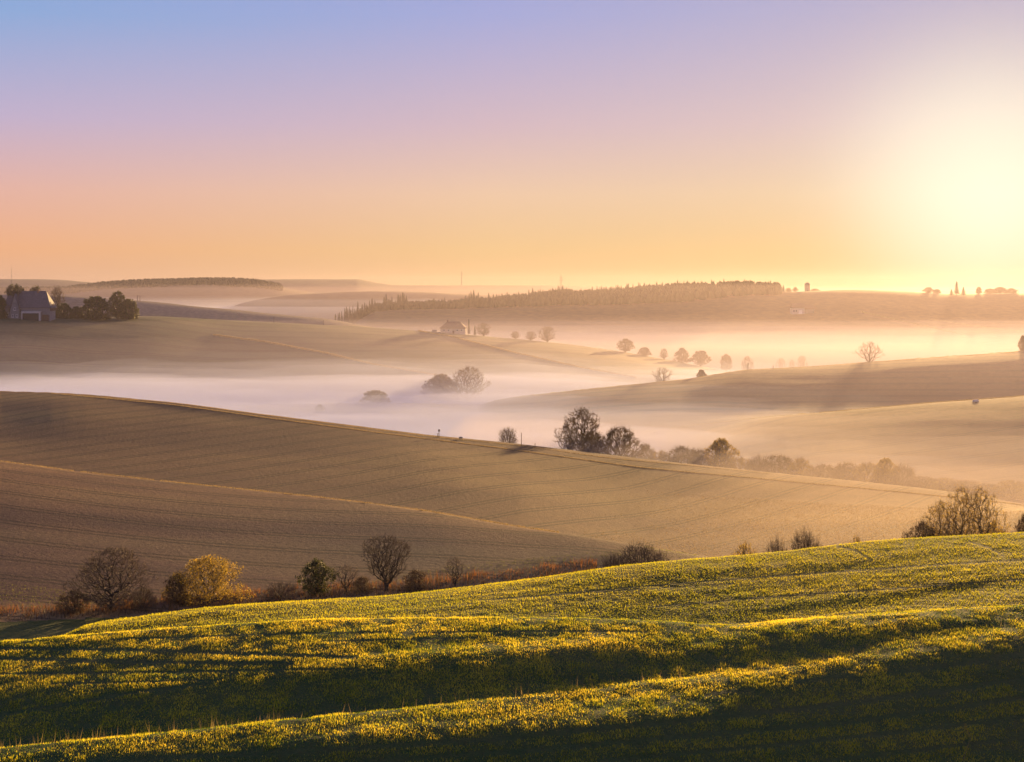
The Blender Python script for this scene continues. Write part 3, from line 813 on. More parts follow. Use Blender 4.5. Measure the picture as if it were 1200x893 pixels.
def tree_proto(key, seed, style, h, w, twig_r, twig_mat, leaf=None, leaf_n=0, leaf_s=0.15, rk=1.0, n=900, bal=0.35, twigs=3, tl=0.07, leaf_low=0.0):
    """mesh datablocks of one tree: trunk with limbs, crown of twigs, perhaps leaves; foot at the origin"""
    Q, par, cnt = grow_tree(seed, style, h, w, n, bal)
    r = np.random.default_rng(seed + 500)
    rad = np.minimum(twig_r * cnt ** 0.40 * rk, 0.05 * h)
    thick, thin = [], []
    mids = r.normal(0, 1, (len(Q), 3))
    for i in range(1, len(Q)):
        a, b = Q[par[i]], Q[i]
        L_ = np.linalg.norm(b - a)
        mid = (a + b) / 2 + mids[i] * 0.06 * L_ + np.array([0, 0, -0.03 * L_])
        ra = min(rad[par[i]], rad[i] * 1.7); rb = rad[i]
        dst = thick if cnt[i] > max(14, n * 0.016) else thin
        dst.append((a, mid, ra, (ra + rb) / 2)); dst.append((mid, b, (ra + rb) / 2, rb))
        if cnt[i] < 6:
            d = (b - a) / (L_ + 1e-9)
            for k in range(twigs):
                v = d * 0.7 + r.normal(0, 0.55, 3) + np.array([0, 0, 0.25]); v /= np.linalg.norm(v)
                s = mid if k % 2 else b
                e = s + v * tl * h * r.uniform(0.5, 1.3)
                e[2] = max(e[2], 0.03 * h)
                thin.append((s, e, twig_r * 0.9, twig_r * 0.45))
    V, F = tubes(thick, 5); tm = mesh_np(key + '_trunk', V, F, BARK)
    V, F = tubes(thin, 3); cm = [mesh_np(key + '_crown', V, F, twig_mat)]
    if leaf is not None:
        tp = Q[cnt < 6]
        base = tp[r.integers(0, len(tp), leaf_n)]
        c = base + r.normal(0, 1, (leaf_n, 3)) * np.array([w, w, h]) * 0.028
        c[:, 2] = np.maximum(c[:, 2], h * leaf_low + 0.1)
        s = leaf_s * r.uniform(0.5, 1.3, leaf_n)
        a = r.normal(0, 1, (leaf_n, 3)); a /= np.linalg.norm(a, axis=1, keepdims=True)
        b = np.cross(a, r.normal(0, 1, (leaf_n, 3))); b /= np.linalg.norm(b, axis=1, keepdims=True)
        V = np.stack([c - a * s[:, None], c - b * s[:, None] * 0.6, c + a * s[:, None], c + b * s[:, None] * 0.6], 1).reshape(-1, 3)
        cl = fbm(c[:, 0] / (w * .12), c[:, 2] / (h * .12) + c[:, 1], seed, 2)
        tint = np.clip(0.5 + 0.5 * cl + 0.2 * r.normal(0, 1, leaf_n), 0, 1)
        cm.append(mesh_np(key + '_leaves', V, np.arange(4 * leaf_n).reshape(-1, 4), leaf, attr={'tint': np.repeat(tint, 4)}))
    PROTO[key] = (tm, cm, h, w)


def conifer_proto(key, seed, h, w, tiers=11, pts=11):
    R = random.Random(seed)
    V, F, T = [], [], []
    zb = h * 0.06
    for t in range(tiers):
        f = t / tiers
        z1 = zb + (h - zb) * min(1.0, f + 1.55 / tiers + 0.02); z0 = zb + (h - zb) * f
        rad = w / 2 * (1 - f) ** 0.85 * R.uniform(0.85, 1.1) + 0.1
        ph = R.uniform(0, 6.28)
        top = len(V); V.append((R.uniform(-.03, .03) * w, R.uniform(-.03, .03) * w, z1)); T.append(R.random())
        ring = []
        for k in range(pts * 2):
            a = ph + math.pi * k / pts
            rr = rad * (R.uniform(0.8, 1.15) if k % 2 == 0 else R.uniform(0.45, 0.65))
            ring.append(len(V)); V.append((math.cos(a) * rr, math.sin(a) * rr, z0 + (R.uniform(-.03, .03) + (0.0 if k % 2 == 0 else 0.06)) * h * 0.6)); T.append(R.random())
        for k in range(len(ring)): F.append((top, ring[k], ring[(k + 1) % len(ring)]))
    cm = mesh_np(key + '_crown', V, np.array(F), NEEDLE, attr={'tint': T})
    Vt, Ft = tubes([((0, 0, -0.5), (0, 0, h * 0.9), w * 0.045 + .05, 0.04)], 6)
    PROTO[key] = (mesh_np(key + '_trunk', Vt, Ft, BARK), [cm], h, w)


def put_tree(name, key, pos, h, w, label, group=None, rz=None, cat='tree', bury=0.1, parts=True):
    tm, cm, h0, w0 = PROTO[key]
    x, y, z = pos
    rz = rng.uniform(0, 6.28) if rz is None else rz
    o = empty(name, (x, y, z - bury), rz, (w / w0, w / w0, h / h0))
    tag(o, label, cat, group)
    link('trunk' if name != 'bush' else 'stems', tm, o)
    link('crown' if name != 'bush' else 'twigs', cm[0], o)
    if len(cm) > 1: link('leaves', cm[1], o)
    return o


def plant(name, key, px, base, top, wpx, a, b, label, group=None, rz=None, cat='tree', bury=0.1):
    """stand a tree where the photograph shows its foot, at the size that gives its height there"""
    x, y, z = spot(px, base, a, b)
    h = (base - top) * y / FPX + bury; wd = wpx * y / FPX
    return put_tree(name, key, (x, y, z), h, wd, label, group, rz, cat, bury)


tree_proto('round_bare', 5, 'egg', 7.2, 8.6, 0.011, TWIG, n=2100, bal=0.3, twigs=6, tl=0.055)
tree_proto('vase_bare', 9, 'vase', 6.8, 5.6, 0.011, TWIG, n=1500, bal=0.4, twigs=5, tl=0.06)
tree_proto('pair', 23, 'egg', 10.0, 6.6, 0.012, TWIG_PALE, LEAF_GOLD, 8000, 0.06, n=900, bal=0.3, twigs=5, tl=0.05, rk=1.1)  # golden leaves added to leafless trees, to give backlit twigs their glow
tree_proto('small_bare', 12, 'vase', 3.6, 2.8, 0.010, TWIG_PALE, n=420, twigs=4)
tree_proto('tall_bare', 21, 'fan', 10.0, 5.6, 0.013, TWIG, n=620, bal=0.3, twigs=4, tl=0.05, rk=1.2)
tree_proto('golden', 33, 'dome', 5.6, 8.6, 0.011, TWIG, LEAF_GOLD, 15000, 0.075, n=1100, twigs=3)
tree_proto('green_small', 41, 'egg', 4.2, 3.6, 0.012, TWIG_DARK, LEAF_GREEN, 8000, 0.08, n=500, twigs=2)
tree_proto('shrub_bare', 52, 'dome', 2.6, 5.0, 0.010, TWIG, n=600, bal=0.8, twigs=5, tl=0.2)
tree_proto('shrub_pale', 54, 'dome', 2.6, 4.0, 0.010, TWIG_PALE, LEAF_GOLD, 2600, 0.06, n=500, bal=0.6, twigs=4, tl=0.12)
tree_proto('shrub_brown', 56, 'dome', 3.4, 4.4, 0.011, TWIG, LEAF_BROWN, 4500, 0.07, n=600, bal=0.6, twigs=4, tl=0.16)
tree_proto('mid_tree', 61, 'egg', 10.5, 10.5, 0.028, TWIG_DARK, LEAF_BROWN, 2600, 0.16, n=900, bal=0.3, twigs=4, rk=0.9)
tree_proto('mid_bush', 63, 'dome', 6.0, 9.0, 0.024, TWIG, LEAF_BROWN, 3200, 0.15, n=520, bal=0.6, twigs=5, tl=0.15, rk=0.9)
tree_proto('mid_gold', 65, 'egg', 7.0, 7.0, 0.024, TWIG_PALE, LEAF_GOLD, 5500, 0.16, n=700, twigs=4, rk=0.9)
tree_proto('mid_golden_bush', 67, 'dome', 6.0, 10.0, 0.024, TWIG_PALE, LEAF_GOLD, 2600, 0.14, n=520, bal=0.6, twigs=5, tl=0.16, rk=0.9)
tree_proto('far_fan', 71, 'fan', 12.0, 14.0, 0.036, TWIG, n=340, bal=0.55, twigs=4, rk=1.1)
tree_proto('far_round', 73, 'egg', 18.0, 20.0, 0.05, TWIG, n=900, bal=0.35, twigs=5, rk=0.9)
tree_proto('far_dense', 75, 'egg', 12.0, 11.0, 0.07, TWIG, LEAF_BROWN, 6000, 0.36, n=400, twigs=3, rk=0.9)
tree_proto('far_dense_tall', 85, 'egg', 13.0, 11.0, 0.06, TWIG, LEAF_BROWN, 3600, 0.34, n=420, twigs=4, tl=0.1, rk=0.9)
tree_proto('far_dense_wide', 87, 'dome', 12.0, 12.0, 0.06, TWIG, LEAF_BROWN, 3800, 0.34, n=420, bal=0.5, twigs=4, tl=0.11, rk=0.9)
tree_proto('far_dense_low', 76, 'dome', 12.0, 16.0, 0.06, TWIG, LEAF_BROWN, 6500, 0.36, n=500, bal=0.5, twigs=4, rk=0.9)
tree_proto('far_green', 77, 'dome', 12.0, 15.0, 0.07, TWIG_DARK, LEAF_GREEN, 9000, 0.36, n=500, twigs=3, rk=0.9)
tree_proto('far_green_tall', 78, 'egg', 16.0, 11.0, 0.07, TWIG_DARK, LEAF_GREEN, 6000, 0.36, n=500, twigs=3, rk=0.9)
tree_proto('far_bare', 79, 'egg', 12.0, 10.5, 0.06, TWIG, n=520, bal=0.35, twigs=4, rk=0.9)
tree_proto('pine_crown', 81, 'flat', 18.0, 10.0, 0.08, TWIG_DARK, LEAF_GREEN, 1300, 0.4, n=260, twigs=3, rk=0.9)
for k in range(4): conifer_proto('spruce%d' % k, 90 + k, 18.0, 6.0 + 0.5 * k)

NEAR = 'trees and shrubs in the near hollow'


def hollow(name, key, px, Y, top, wpx, label, cat='bush', rz=None):
    x = (px - CX) / FPX * Y; z = gz(x, Y)
    h = -(top - HY) / FPX * Y - z
    return put_tree(name, key, (x, Y, z), h + 0.1, wpx * Y / FPX, label, NEAR, rz, cat)


plant('broad_tree', 'round_bare', 130, 714, 641, 92, 'M', 'L', 'broad round leafless tree, largest in the near row at left', NEAR)
plant('leafy_tree', 'golden', 243, 703, 652, 84, 'M', 'L', 'rounded tree with golden-green leaves in the near row at left', NEAR)
plant('bush', 'shrub_brown', 207, 705, 672, 32, 'M', 'L', 'dark bush leaning against the left of the golden-leaved tree', NEAR, cat='bush')
plant('leafy_tree', 'green_small', 371, 698, 656, 36, 'M', 'L', 'small dark green tree, the only green one in the near row', NEAR)
plant('sapling', 'small_bare', 406, 694, 662, 26, 'M', 'L', 'thin leafless sapling between the dark green tree and the upright tree', NEAR)
plant('upright_tree', 'vase_bare', 453, 692, 627, 54, 'M', 'L', 'upright leafless tree with many rising limbs, in the near row', NEAR)
plant('bush', 'shrub_brown', 487, 690, 668, 30, 'M', 'L', 'low brown bush just right of the upright leafless tree', NEAR, cat='bush')
plant('bush', 'shrub_brown', 424, 693, 676, 26, 'M', 'L', 'low brown bush just left of the upright leafless tree', NEAR, cat='bush')
plant('bush', 'shrub_brown', 86, 716, 692, 34, 'M', 'L', 'low dark bush at the left foot of the broad round tree', NEAR, cat='bush')
plant('bush', 'shrub_bare', 168, 712, 690, 34, 'M', 'L', 'low bush at the right foot of the broad round tree', NEAR, cat='bush')
plant('bush', 'shrub_bare', 330, 700, 684, 40, 'M', 'L', 'low scrub bush just left of the small dark green tree', NEAR, cat='bush')
plant('sapling', 'small_bare', 533, 687, 653, 27, 'M', 'L', 'small pale sapling standing alone right of the upright tree', NEAR)
hollow('bush', 'shrub_bare', 752, 172, 640, 75, 'wide brown reedy bush showing over the green crest', 'bush')
hollow('bush', 'shrub_bare', 722, 172, 650, 39, 'small reedy bush joined to the left of the wide brown bush', 'bush')
hollow('bush', 'shrub_pale', 874, 172, 636, 32, 'yellow-green bush peeping over the green crest', 'bush')
hollow('bush', 'shrub_bare', 910, 172, 633, 27, 'brown bush peeping over the crest, right of the yellow-green one', 'bush')
hollow('bush', 'shrub_bare', 944, 172, 625, 48, 'spreading twiggy bush on the green crest, taller than the ones beside it', 'bush')
hollow('bush', 'shrub_pale', 1003, 172, 629, 29, 'low golden bush on the crest left of the two tall trees', 'bush')
hollow('tall_tree', 'pair', 1126, 182, 570, 50, 'tall leafless tree with bare trunk, left of the tall pair on the green crest', 'tree')
hollow('tall_tree', 'pair', 1151, 180, 571, 52, 'tall leafless tree with bare trunk, right of the tall pair on the green crest', 'tree', rz=2.0)
hollow('dense_tree', 'pair', 1102, 186, 586, 46, 'dense leafless tree leaning on the left of the tall pair', 'tree')
hollow('bush', 'shrub_brown', 1082, 186, 612, 46, 'tawny bush at the left foot of the tall pair', 'bush')
hollow('bush', 'shrub_pale', 1165, 186, 611, 39, 'twiggy bush at the right foot of the tall pair', 'bush')
hollow('bush', 'shrub_pale', 1120, 186, 619, 40, 'brushwood between the trunks of the tall pair', 'bush')
hollow('bush', 'shrub_brown', 1199, 186, 604, 20, 'bush at the right edge of the picture on the green crest', 'bush')



def hedge(px, top, wpx, name, key, label, cat, Y=None):
    Y = Y or kY('VN', px) - 4 + rng.uniform(-3, 3); x = (px - CX) / FPX * Y; z = gz(x, Y)
    h = -(top - HY) / FPX * Y - z
    put_tree(name, key, (x, Y, z), h + 0.1, max(wpx * 1.25 * Y / FPX, h * 0.75), label, MID, cat=cat)


MID = 'trees and bushes along the misty hedge'
hedge(682, 478, 34, 'crowned_tree', 'mid_tree', 'dark full-crowned tree standing before the white mist', 'tree', 378)
hedge(664, 499, 14, 'sapling', 'small_bare', 'small slender tree at the left of the dark full-crowned tree', 'tree', 374)
hedge(695, 506, 28, 'bush', 'mid_bush', 'dark bush at the right foot of the full-crowned tree', 'bush', 372)
hedge(727, 501, 38, 'bush', 'mid_bush', 'large bush right of the full-crowned tree', 'bush', 374)
hedge(595, 502, 17, 'bush', 'shrub_bare', 'leafless bush alone on the slope before the white mist', 'bush', 358)
HK = ['mid_bush', 'mid_golden_bush', 'shrub_brown', 'mid_bush', 'mid_golden_bush', 'shrub_bare']
for i, (p, b, t, wd, lab) in enumerate([(757, 534, 520, 22, 'first hazy bush right of the large bush'), (776, 537, 522, 26, 'second hazy bush right of the large bush'),
                                        (800, 540, 522, 34, 'wide hazy bush midway to the pale rounded tree'), (820, 541, 526, 22, 'small hazy bush touching the pale rounded tree'),
                                        (868, 547, 531, 26, 'reedy bush right of the pale rounded tree'), (887, 549, 527, 24, 'pointed bush starting the dark hedge'),
                                        (911, 552, 534, 34, 'dark hedge bush after the pointed one'), (938, 555, 535, 36, 'dark hedge bush, second after the pointed one'),
                                        (966, 559, 538, 36, 'dark hedge bush, third after the pointed one'), (992, 562, 541, 34, 'dark hedge bush, fourth after the pointed one'),
                                        (1017, 565, 543, 34, 'dark hedge bush left of the small hedge tree'), (1058, 569, 546, 34, 'hedge bush right of the small hedge tree'),
                                        (1082, 573, 552, 36, 'tawny hedge bush, second right of the small hedge tree'), (1106, 576, 553, 36, 'tawny hedge bush, third right of the small hedge tree'),
                                        (1132, 579, 561, 36, 'fading hedge bush above the two tall near trees'), (1158, 582, 564, 34, 'last low fading hedge bush before the picture edge'),
                                        (1186, 585, 559, 32, 'tall hedge bush close to the right picture edge')]):
    hedge(p, t + rng.uniform(0, 8), wd * rng.uniform(0.9, 1.3), 'bush', HK[i % 6], lab, 'bush')
hedge(845, 514, 28, 'hedge_tree', 'mid_gold', 'pale golden rounded tree rising from the hedge in the mist', 'tree')
hedge(1038, 537, 20, 'hedge_tree', 'mid_gold', 'small tree standing up out of the dark hedge', 'tree')

FARM = 'trees standing in mist below the farm hill'
plant('round_tree', 'far_round', 548, 470, 430, 46, 'VQ', 'O', 'round leafless tree with fine twigs rising from the mist', FARM)
plant('dense_tree', 'far_dense_low', 517, 470, 438, 42, 'VQ', 'O', 'dense brown tree touching the left of the round leafless tree in mist', FARM)
plant('bush', 'far_dense_low', 440, 474, 457, 29, 'VQ', 'O', 'domed bush half sunk in white mist', FARM, cat='bush')
plant('bush', 'far_dense_low', 375, 484, 474, 12, 'VQ', 'O', 'faint little bush nearly lost in the mist', FARM, cat='bush')

CREST = 'trees along the descending crest'
for p, b, t, wd, key, lab in [(733, 412, 396, 17, 'far_dense_tall', 'tall dense hazy tree, first along the descending crest'),
                              (755, 415, 405, 13, 'far_dense_low', 'low hazy tree beside a post, second along the descending crest'),
                              (778, 418, 405, 11, 'far_bare', 'slim hazy tree with clear trunk on the descending crest'),
                              (799, 423, 406, 17, 'far_dense_wide', 'rounded hazy tree, left of the rounded pair on the descending crest'),
                              (821, 426, 408, 19, 'far_dense', 'rounded hazy tree, right of the rounded pair on the descending crest'),
                              (851, 433, 413, 15, 'far_dense_tall', 'pale hazy tree right of the rounded pair'),
                              (876, 438, 415, 14, 'far_bare', 'faint tree nearly lost in yellow haze behind the brown crest'),
                              (892, 438, 425, 9, 'far_bare', 'tiny faint tree in yellow haze behind the brown crest')]:
    plant('hazy_tree', key, p, b, t, wd, 'VP', 'O', lab, CREST)


def behind(name, key, px, top, wpx, rid, dY, label, group=None, cat='tree'):
    Y = kY(rid, px) + dY; x = (px - CX) / FPX * Y; z = gz(x, Y)
    h = -(top - HY) / FPX * Y - z
    return put_tree(name, key, (x, Y, z), h + 0.1, wpx * Y / FPX, label, group, None, cat)


behind('lone_bush', 'far_fan', 776, 430, 26, 'P', 26, 'round twiggy bush on the brown crest below the hazy row', None, 'bush')
behind('lone_bush', 'far_dense', 822, 433, 9, 'P', 22, 'tiny bush on the brown crest, right of the round twiggy bush', None, 'bush')
behind('fan_tree', 'far_fan', 1019, 400, 29, 'P', 18, 'lone leafless fan-shaped tree on the brown crest')
behind('edge_tree', 'far_dense', 1199, 393, 9, 'P', 16, 'dark tree cut by the right picture edge on the brown crest')
for p, b, t, wd, lab in [(641, 399, 382, 19, 'faint round leafless tree behind the pasture crest'), (622, 397, 388, 14, 'low faint tree left of the faint round one'), (604, 395, 388, 12, 'lowest faint tree behind the pasture crest, near the small house')]:
    plant('hazy_tree', 'far_bare', p, b + 2, t, wd, 'O', 'VO', lab, 'faint trees behind the pasture crest')
for p, b, t, wd, lab in [(915, 432, 419, 9, 'ghostly tree in yellow mist, left of three'), (928, 431, 421, 7, 'ghostly tree in yellow mist, middle of three'), (940, 431, 416, 10, 'ghostly tree in yellow mist, right of three')]:
    Yq = 1165.0; x = (p - CX) / FPX * Yq; zq = gz(x, Yq)
    put_tree('hazy_tree', 'far_bare', (x, Yq, zq), -(t - HY) * Yq / FPX - zq, wd * Yq / FPX * 1.3, lab, 'ghostly trees in the yellow mist')

# around the big farmhouse
YF = kY('O', 60)
HOUSE = 'trees around the big farmhouse'
plant('pine_tree', 'pine_crown', 18, 371, 331, 20, 'VP', 'O', 'flat-topped pine rising behind the farmhouse roof', HOUSE)
plant('pine_tree', 'pine_crown', 42, 371, 333, 12, 'VP', 'O', 'small pine top above the middle of the farmhouse roof', HOUSE)
plant('bare_tree', 'far_bare', 67, 372, 336, 17, 'VP', 'O', 'leafless tree at the right gable of the farmhouse', HOUSE)
plant('bush', 'far_green', 75, 373, 355, 18, 'VP', 'O', 'dark bush beside the right gable of the farmhouse', HOUSE, cat='bush')
plant('bush', 'far_green', 90, 373, 359, 16, 'VP', 'O', 'low dark bush midway between the farmhouse and the large dark tree', HOUSE, cat='bush')
plant('dark_tree', 'far_green', 112, 374, 347, 36, 'VP', 'O', 'wide dark domed tree right of the farmhouse', HOUSE)
plant('dark_tree', 'far_green_tall', 138, 374, 341, 19, 'VP', 'O', 'tall narrow dark tree right of the domed one', HOUSE)
plant('dark_tree', 'far_green', 151, 374, 350, 20, 'VP', 'O', 'smaller dark tree at the right end of the farm trees', HOUSE)
plant('bush', 'far_green', 1, 373, 346, 14, 'VP', 'O', 'dark greenery at the left wall of the farmhouse', HOUSE, cat='bush')
# around the small house
SMALL = 'trees beside the small house'
plant('cypress', 'spruce0', 549.5, 392, 373, 5, 'VP', 'O', 'narrow dark cypress right of the small house', SMALL)
plant('cypress', 'spruce1', 556.5, 393, 381, 5, 'VP', 'O', 'short cypress right of the narrow dark one', SMALL)
plant('round_tree', 'far_bare', 566.5, 394, 378, 16, 'VP', 'O', 'rounded tree right of the two cypresses', SMALL)

# spruce forest on the long hazy hill
SP = 'dark spruce standing in the hazy forest on the long hill'
topline = [(395, 369), (405, 366), (415, 361), (430, 356), (438, 351), (446, 356), (452, 348), (462, 352), (470, 346), (478, 349), (486, 357), (495, 354), (507, 350), (515, 354), (522, 351), (532, 355),
           (540, 347), (550, 344), (560, 343), (566, 346), (573, 345), (580, 344), (600, 342), (625, 339), (640, 337), (652, 334), (665, 335), (675, 339), (690, 337), (705, 335), (725, 333), (745, 331), (780, 329), (830, 328), (870, 328), (912, 329.5)]
tl = np.array(topline, float)
n_sp = 0
for i in range(270):
    p = 392 + (915 - 392) * (i + rng.uniform(-0.4, 0.4)) / 269.0
    if 567 < p < 572 or (484 < p < 505 and rng.random() < 0.5): continue
    Y = kY('S', p) + rng.uniform(-70, 25)
    x = (p - CX) / FPX * Y; z = gz(x, Y)
    want = np.interp(p, tl[:, 0], tl[:, 1]) + abs(rng.normal(0, 2.2))
    base = HY - FPX * z / Y
    h = np.clip((base - want) * Y / FPX * rng.uniform(0.75, 1.2) * np.interp(p, [400, 540, 640], [1.3, 1.2, 1.0]), 9, 38)
    put_tree('spruce_tree', 'spruce%d' % rng.integers(0, 4), (x, Y, z), h, rng.uniform(6.0, 11.0), SP, 'spruce forest on the long hazy hill', bury=0.5)


def cone_mass(name, label, pts, hs, ws, mat, seed):
    """a far wood that reads as one mass: ragged little crowns, one object"""
    r = np.random.default_rng(seed); n = len(pts); K_ = 7
    th = r.uniform(0, 6.28, (n, 1)) + np.arange(K_)[None] * 2 * np.pi / K_
    rr = ws[:, None] / 2 * r.uniform(0.6, 1.2, (n, K_))
    lv = []
    for f, s in ((0.0, 0.9), (0.35, 1.0), (0.7, 0.55)):
        lv.append(np.stack([pts[:, 0:1] + np.cos(th) * rr * s, pts[:, 1:2] + np.sin(th) * rr * s, pts[:, 2:3] + hs[:, None] * (f + r.uniform(-.05, .05, (n, K_)))], -1))
    tip = np.stack([pts[:, 0], pts[:, 1], pts[:, 2] + hs], -1)[:, None]
    V = np.concatenate(lv + [tip], 1).reshape(-1, 3)
    S_ = 3 * K_ + 1; b = (np.arange(n) * S_)[:, None, None]
    i = np.arange(K_); j = (i + 1) % K_
    f = []
    for q in range(2):
        f += [np.stack([q * K_ + i, q * K_ + j, (q + 1) * K_ + j], 1), np.stack([q * K_ + i, (q + 1) * K_ + j, (q + 1) * K_ + i], 1)]
    f.append(np.stack([2 * K_ + i, 2 * K_ + j, np.full(K_, 3 * K_)], 1))
    F = (b + np.concatenate(f)[None]).reshape(-1, 3)
    tint = np.repeat(r.uniform(0, 1, n), S_)
    tag(link(name, mesh_np(name, V, F, mat, attr={'tint': tint})), label, 'forest', kind='stuff')


pp = rng.uniform(395, 914, 2600)
Yf = np.interp(pp, PXS, YK[IDX['S']]) + rng.uniform(-160, 45, len(pp))
ok = (Yf - np.interp(pp, PXS, YK[IDX['S']]) > np.interp(pp, [395, 560, 640, 800, 914], [-30, -60, -130, -160, -90]))
pp, Yf = pp[ok], Yf[ok]
Xf = (pp - CX) / FPX * Yf; Zf = ground(Xf, Yf)
cone_mass('spruce_forest', 'closed mass of spruce forest behind and between the single spruces of the long hill', np.stack([Xf, Yf, Zf - 0.5], 1),
          np.interp(pp, [395, 560, 914], [9, 14, 15]) * rng.uniform(0.75, 1.1, len(pp)), rng.uniform(8, 12, len(pp)), NEEDLE, 5)
pp = rng.uniform(-60, 330, 3000)
Yf = kYa('T', pp) + rng.uniform(-220, 40, len(pp))
Xf = (pp - CX) / FPX * Yf; Zf = ground(Xf, Yf)
cone_mass('distant_forest', 'lilac forest covering the far ridge behind the farmhouse', np.stack([Xf, Yf, Zf - 0.5], 1), rng.uniform(7, 14, len(pp)), rng.uniform(9, 15, len(pp)), NEEDLE, 6)

RIGHT = 'treetops on the bright skyline at right'
for p, dY, h, wd, key, lab in [(918, 30, 12, 8, 'spruce1', 'dark treetop just right of the spruce forest'), (924, 20, 7, 9, 'far_dense', 'low treetop second right of the spruce forest'), (932, 20, 8, 7, 'far_dense', 'treetop just left of the tower'),
                               (955, 30, 5, 14, 'far_dense_low', 'low scrub just right of the tower'), (1088, 30, 10, 14, 'far_dense', 'rounded treetop, left of the rounded pair on the bright skyline'), (1098, 30, 8, 12, 'far_dense', 'rounded treetop, right of the rounded pair on the bright skyline'),
                               (1121, -40, 22, 12, 'spruce2', 'tall pointed spruce on the bright skyline'), (1129, -60, 14, 10, 'spruce3', 'short spruce right of the tall pointed one'), (1115, -60, 10, 9, 'spruce0', 'short spruce left of the tall pointed one'),
                               (1147, -20, 12, 9, 'far_dense', 'small tree in the gap right of the pointed spruces'), (1160, 0, 9, 16, 'far_dense_low', 'wide low treetop near the right picture edge'), (1172, 0, 11, 22, 'far_dense', 'broad treetop at the right end of the skyline'), (1185, 0, 9, 20, 'far_dense_low', 'lowest broad treetop beside the right picture edge')]:
    Y = kY('S', p) + dY; x = (p - CX) / FPX * Y
    put_tree('skyline_tree', key, (x, Y, gz(x, Y)), h, wd, lab, RIGHT, bury=0.4)

# ---------------------------------------------------------------- buildings
ROOF = plain_mat('slate_roof', (0.075, 0.07, 0.08), 0.7, 0.25, 1.2)
ROOF_RED = plain_mat('weathered_tiles', (0.16, 0.085, 0.06), 0.8, 0.25, 1.2)
WALL = plain_mat('pale_render', (0.48, 0.43, 0.38), 0.9, 0.12, 0.6)
WALL_GREY = plain_mat('grey_render', (0.20, 0.185, 0.18), 0.9, 0.15, 0.6)
WOOD = plain_mat('dark_boards', (0.11, 0.07, 0.045), 0.85, 0.3, 2)
DARK = plain_mat('dark_opening', (0.03, 0.028, 0.028), 0.5, 0.2, 2)
WHITE = plain_mat('white_paint', (0.72, 0.70, 0.66), 0.6, 0.08, 2)
STEEL = plain_mat('grey_steel', (0.16, 0.15, 0.15), 0.6, 0.2, 2)
BRICK = plain_mat('brick', (0.20, 0.10, 0.07), 0.9, 0.25, 3)
POSTW = plain_mat('post_wood', (0.09, 0.065, 0.05), 0.9, 0.3, 4)


class MB:
    def __init__(s): s.V, s.F = [], []

    def box(s, x0, y0, z0, x1, y1, z1):
        b = len(s.V)
        s.V += [(x0, y0, z0), (x1, y0, z0), (x1, y1, z0), (x0, y1, z0), (x0, y0, z1), (x1, y0, z1), (x1, y1, z1), (x0, y1, z1)]
        s.F += [tuple(b + i for i in f) for f in [(0, 3, 2, 1), (4, 5, 6, 7), (0, 1, 5, 4), (1, 2, 6, 5), (2, 3, 7, 6), (3, 0, 4, 7)]]
        return s

    def poly(s, verts, faces):
        b = len(s.V); s.V += verts; s.F += [tuple(b + i for i in f) for f in faces]; return s

    def build(s, name, mat, parent):
        me = bpy.data.meshes.new(name); me.from_pydata(s.V, [], s.F); me.materials.append(mat); me.update()
        return link(name, me, parent)


def hip_roof(name, mat, parent, x0, x1, y0, y1, z0, z1, hl, hr, over=0.5, th=0.25):
    """roof over a rectangle, ridge along x, ends drawn in by hl / hr (0 = gable)"""
    x0 -= over; x1 += over; y0 -= over; y1 += over; ym = (y0 + y1) / 2
    V = [(x0, y0, z0), (x1, y0, z0), (x1, y1, z0), (x0, y1, z0), (x0 + hl, ym, z1), (x1 - hr, ym, z1)]
    V += [(a, b, c - th) for a, b, c in V[:4]]
    F = [(0, 1, 5, 4), (2, 3, 4, 5), (1, 2, 5), (3, 0, 4), (6, 9, 8, 7), (0, 6, 7, 1), (1, 7, 8, 2), (2, 8, 9, 3), (3, 9, 6, 0)]
    return MB().poly(V, F).build(name, mat, parent)


def window(parent, x, y, z, w, h):
    """window in a wall that faces -y: frame, sill, panes"""
    f = MB().box(x - w / 2, y - 0.08, z, x - w / 2 + 0.12, y + 0.05, z + h).box(x + w / 2 - 0.12, y - 0.08, z, x + w / 2, y + 0.05, z + h)
    f.box(x - w / 2 + 0.12, y - 0.08, z + h - 0.12, x + w / 2 - 0.12, y + 0.05, z + h).box(x - w / 2 + 0.12, y - 0.08, z, x + w / 2 - 0.12, y + 0.05, z + 0.12).box(x - 0.05, y - 0.07, z + 0.12, x + 0.05, y + 0.04, z + h - 0.12)
    o = f.build('window', WHITE, parent)
    MB().box(x - w / 2 + 0.12, y - 0.03, z + 0.12, x - 0.05, y + 0.02, z + h - 0.12).box(x + 0.05, y - 0.03, z + 0.12, x + w / 2 - 0.12, y + 0.02, z + h - 0.12).build('pane', DARK, o)
    MB().box(x - w / 2 - 0.1, y - 0.2, z - 0.1, x + w / 2 + 0.1, y - 0.002, z - 0.002).build('sill', WHITE, o)
    return o


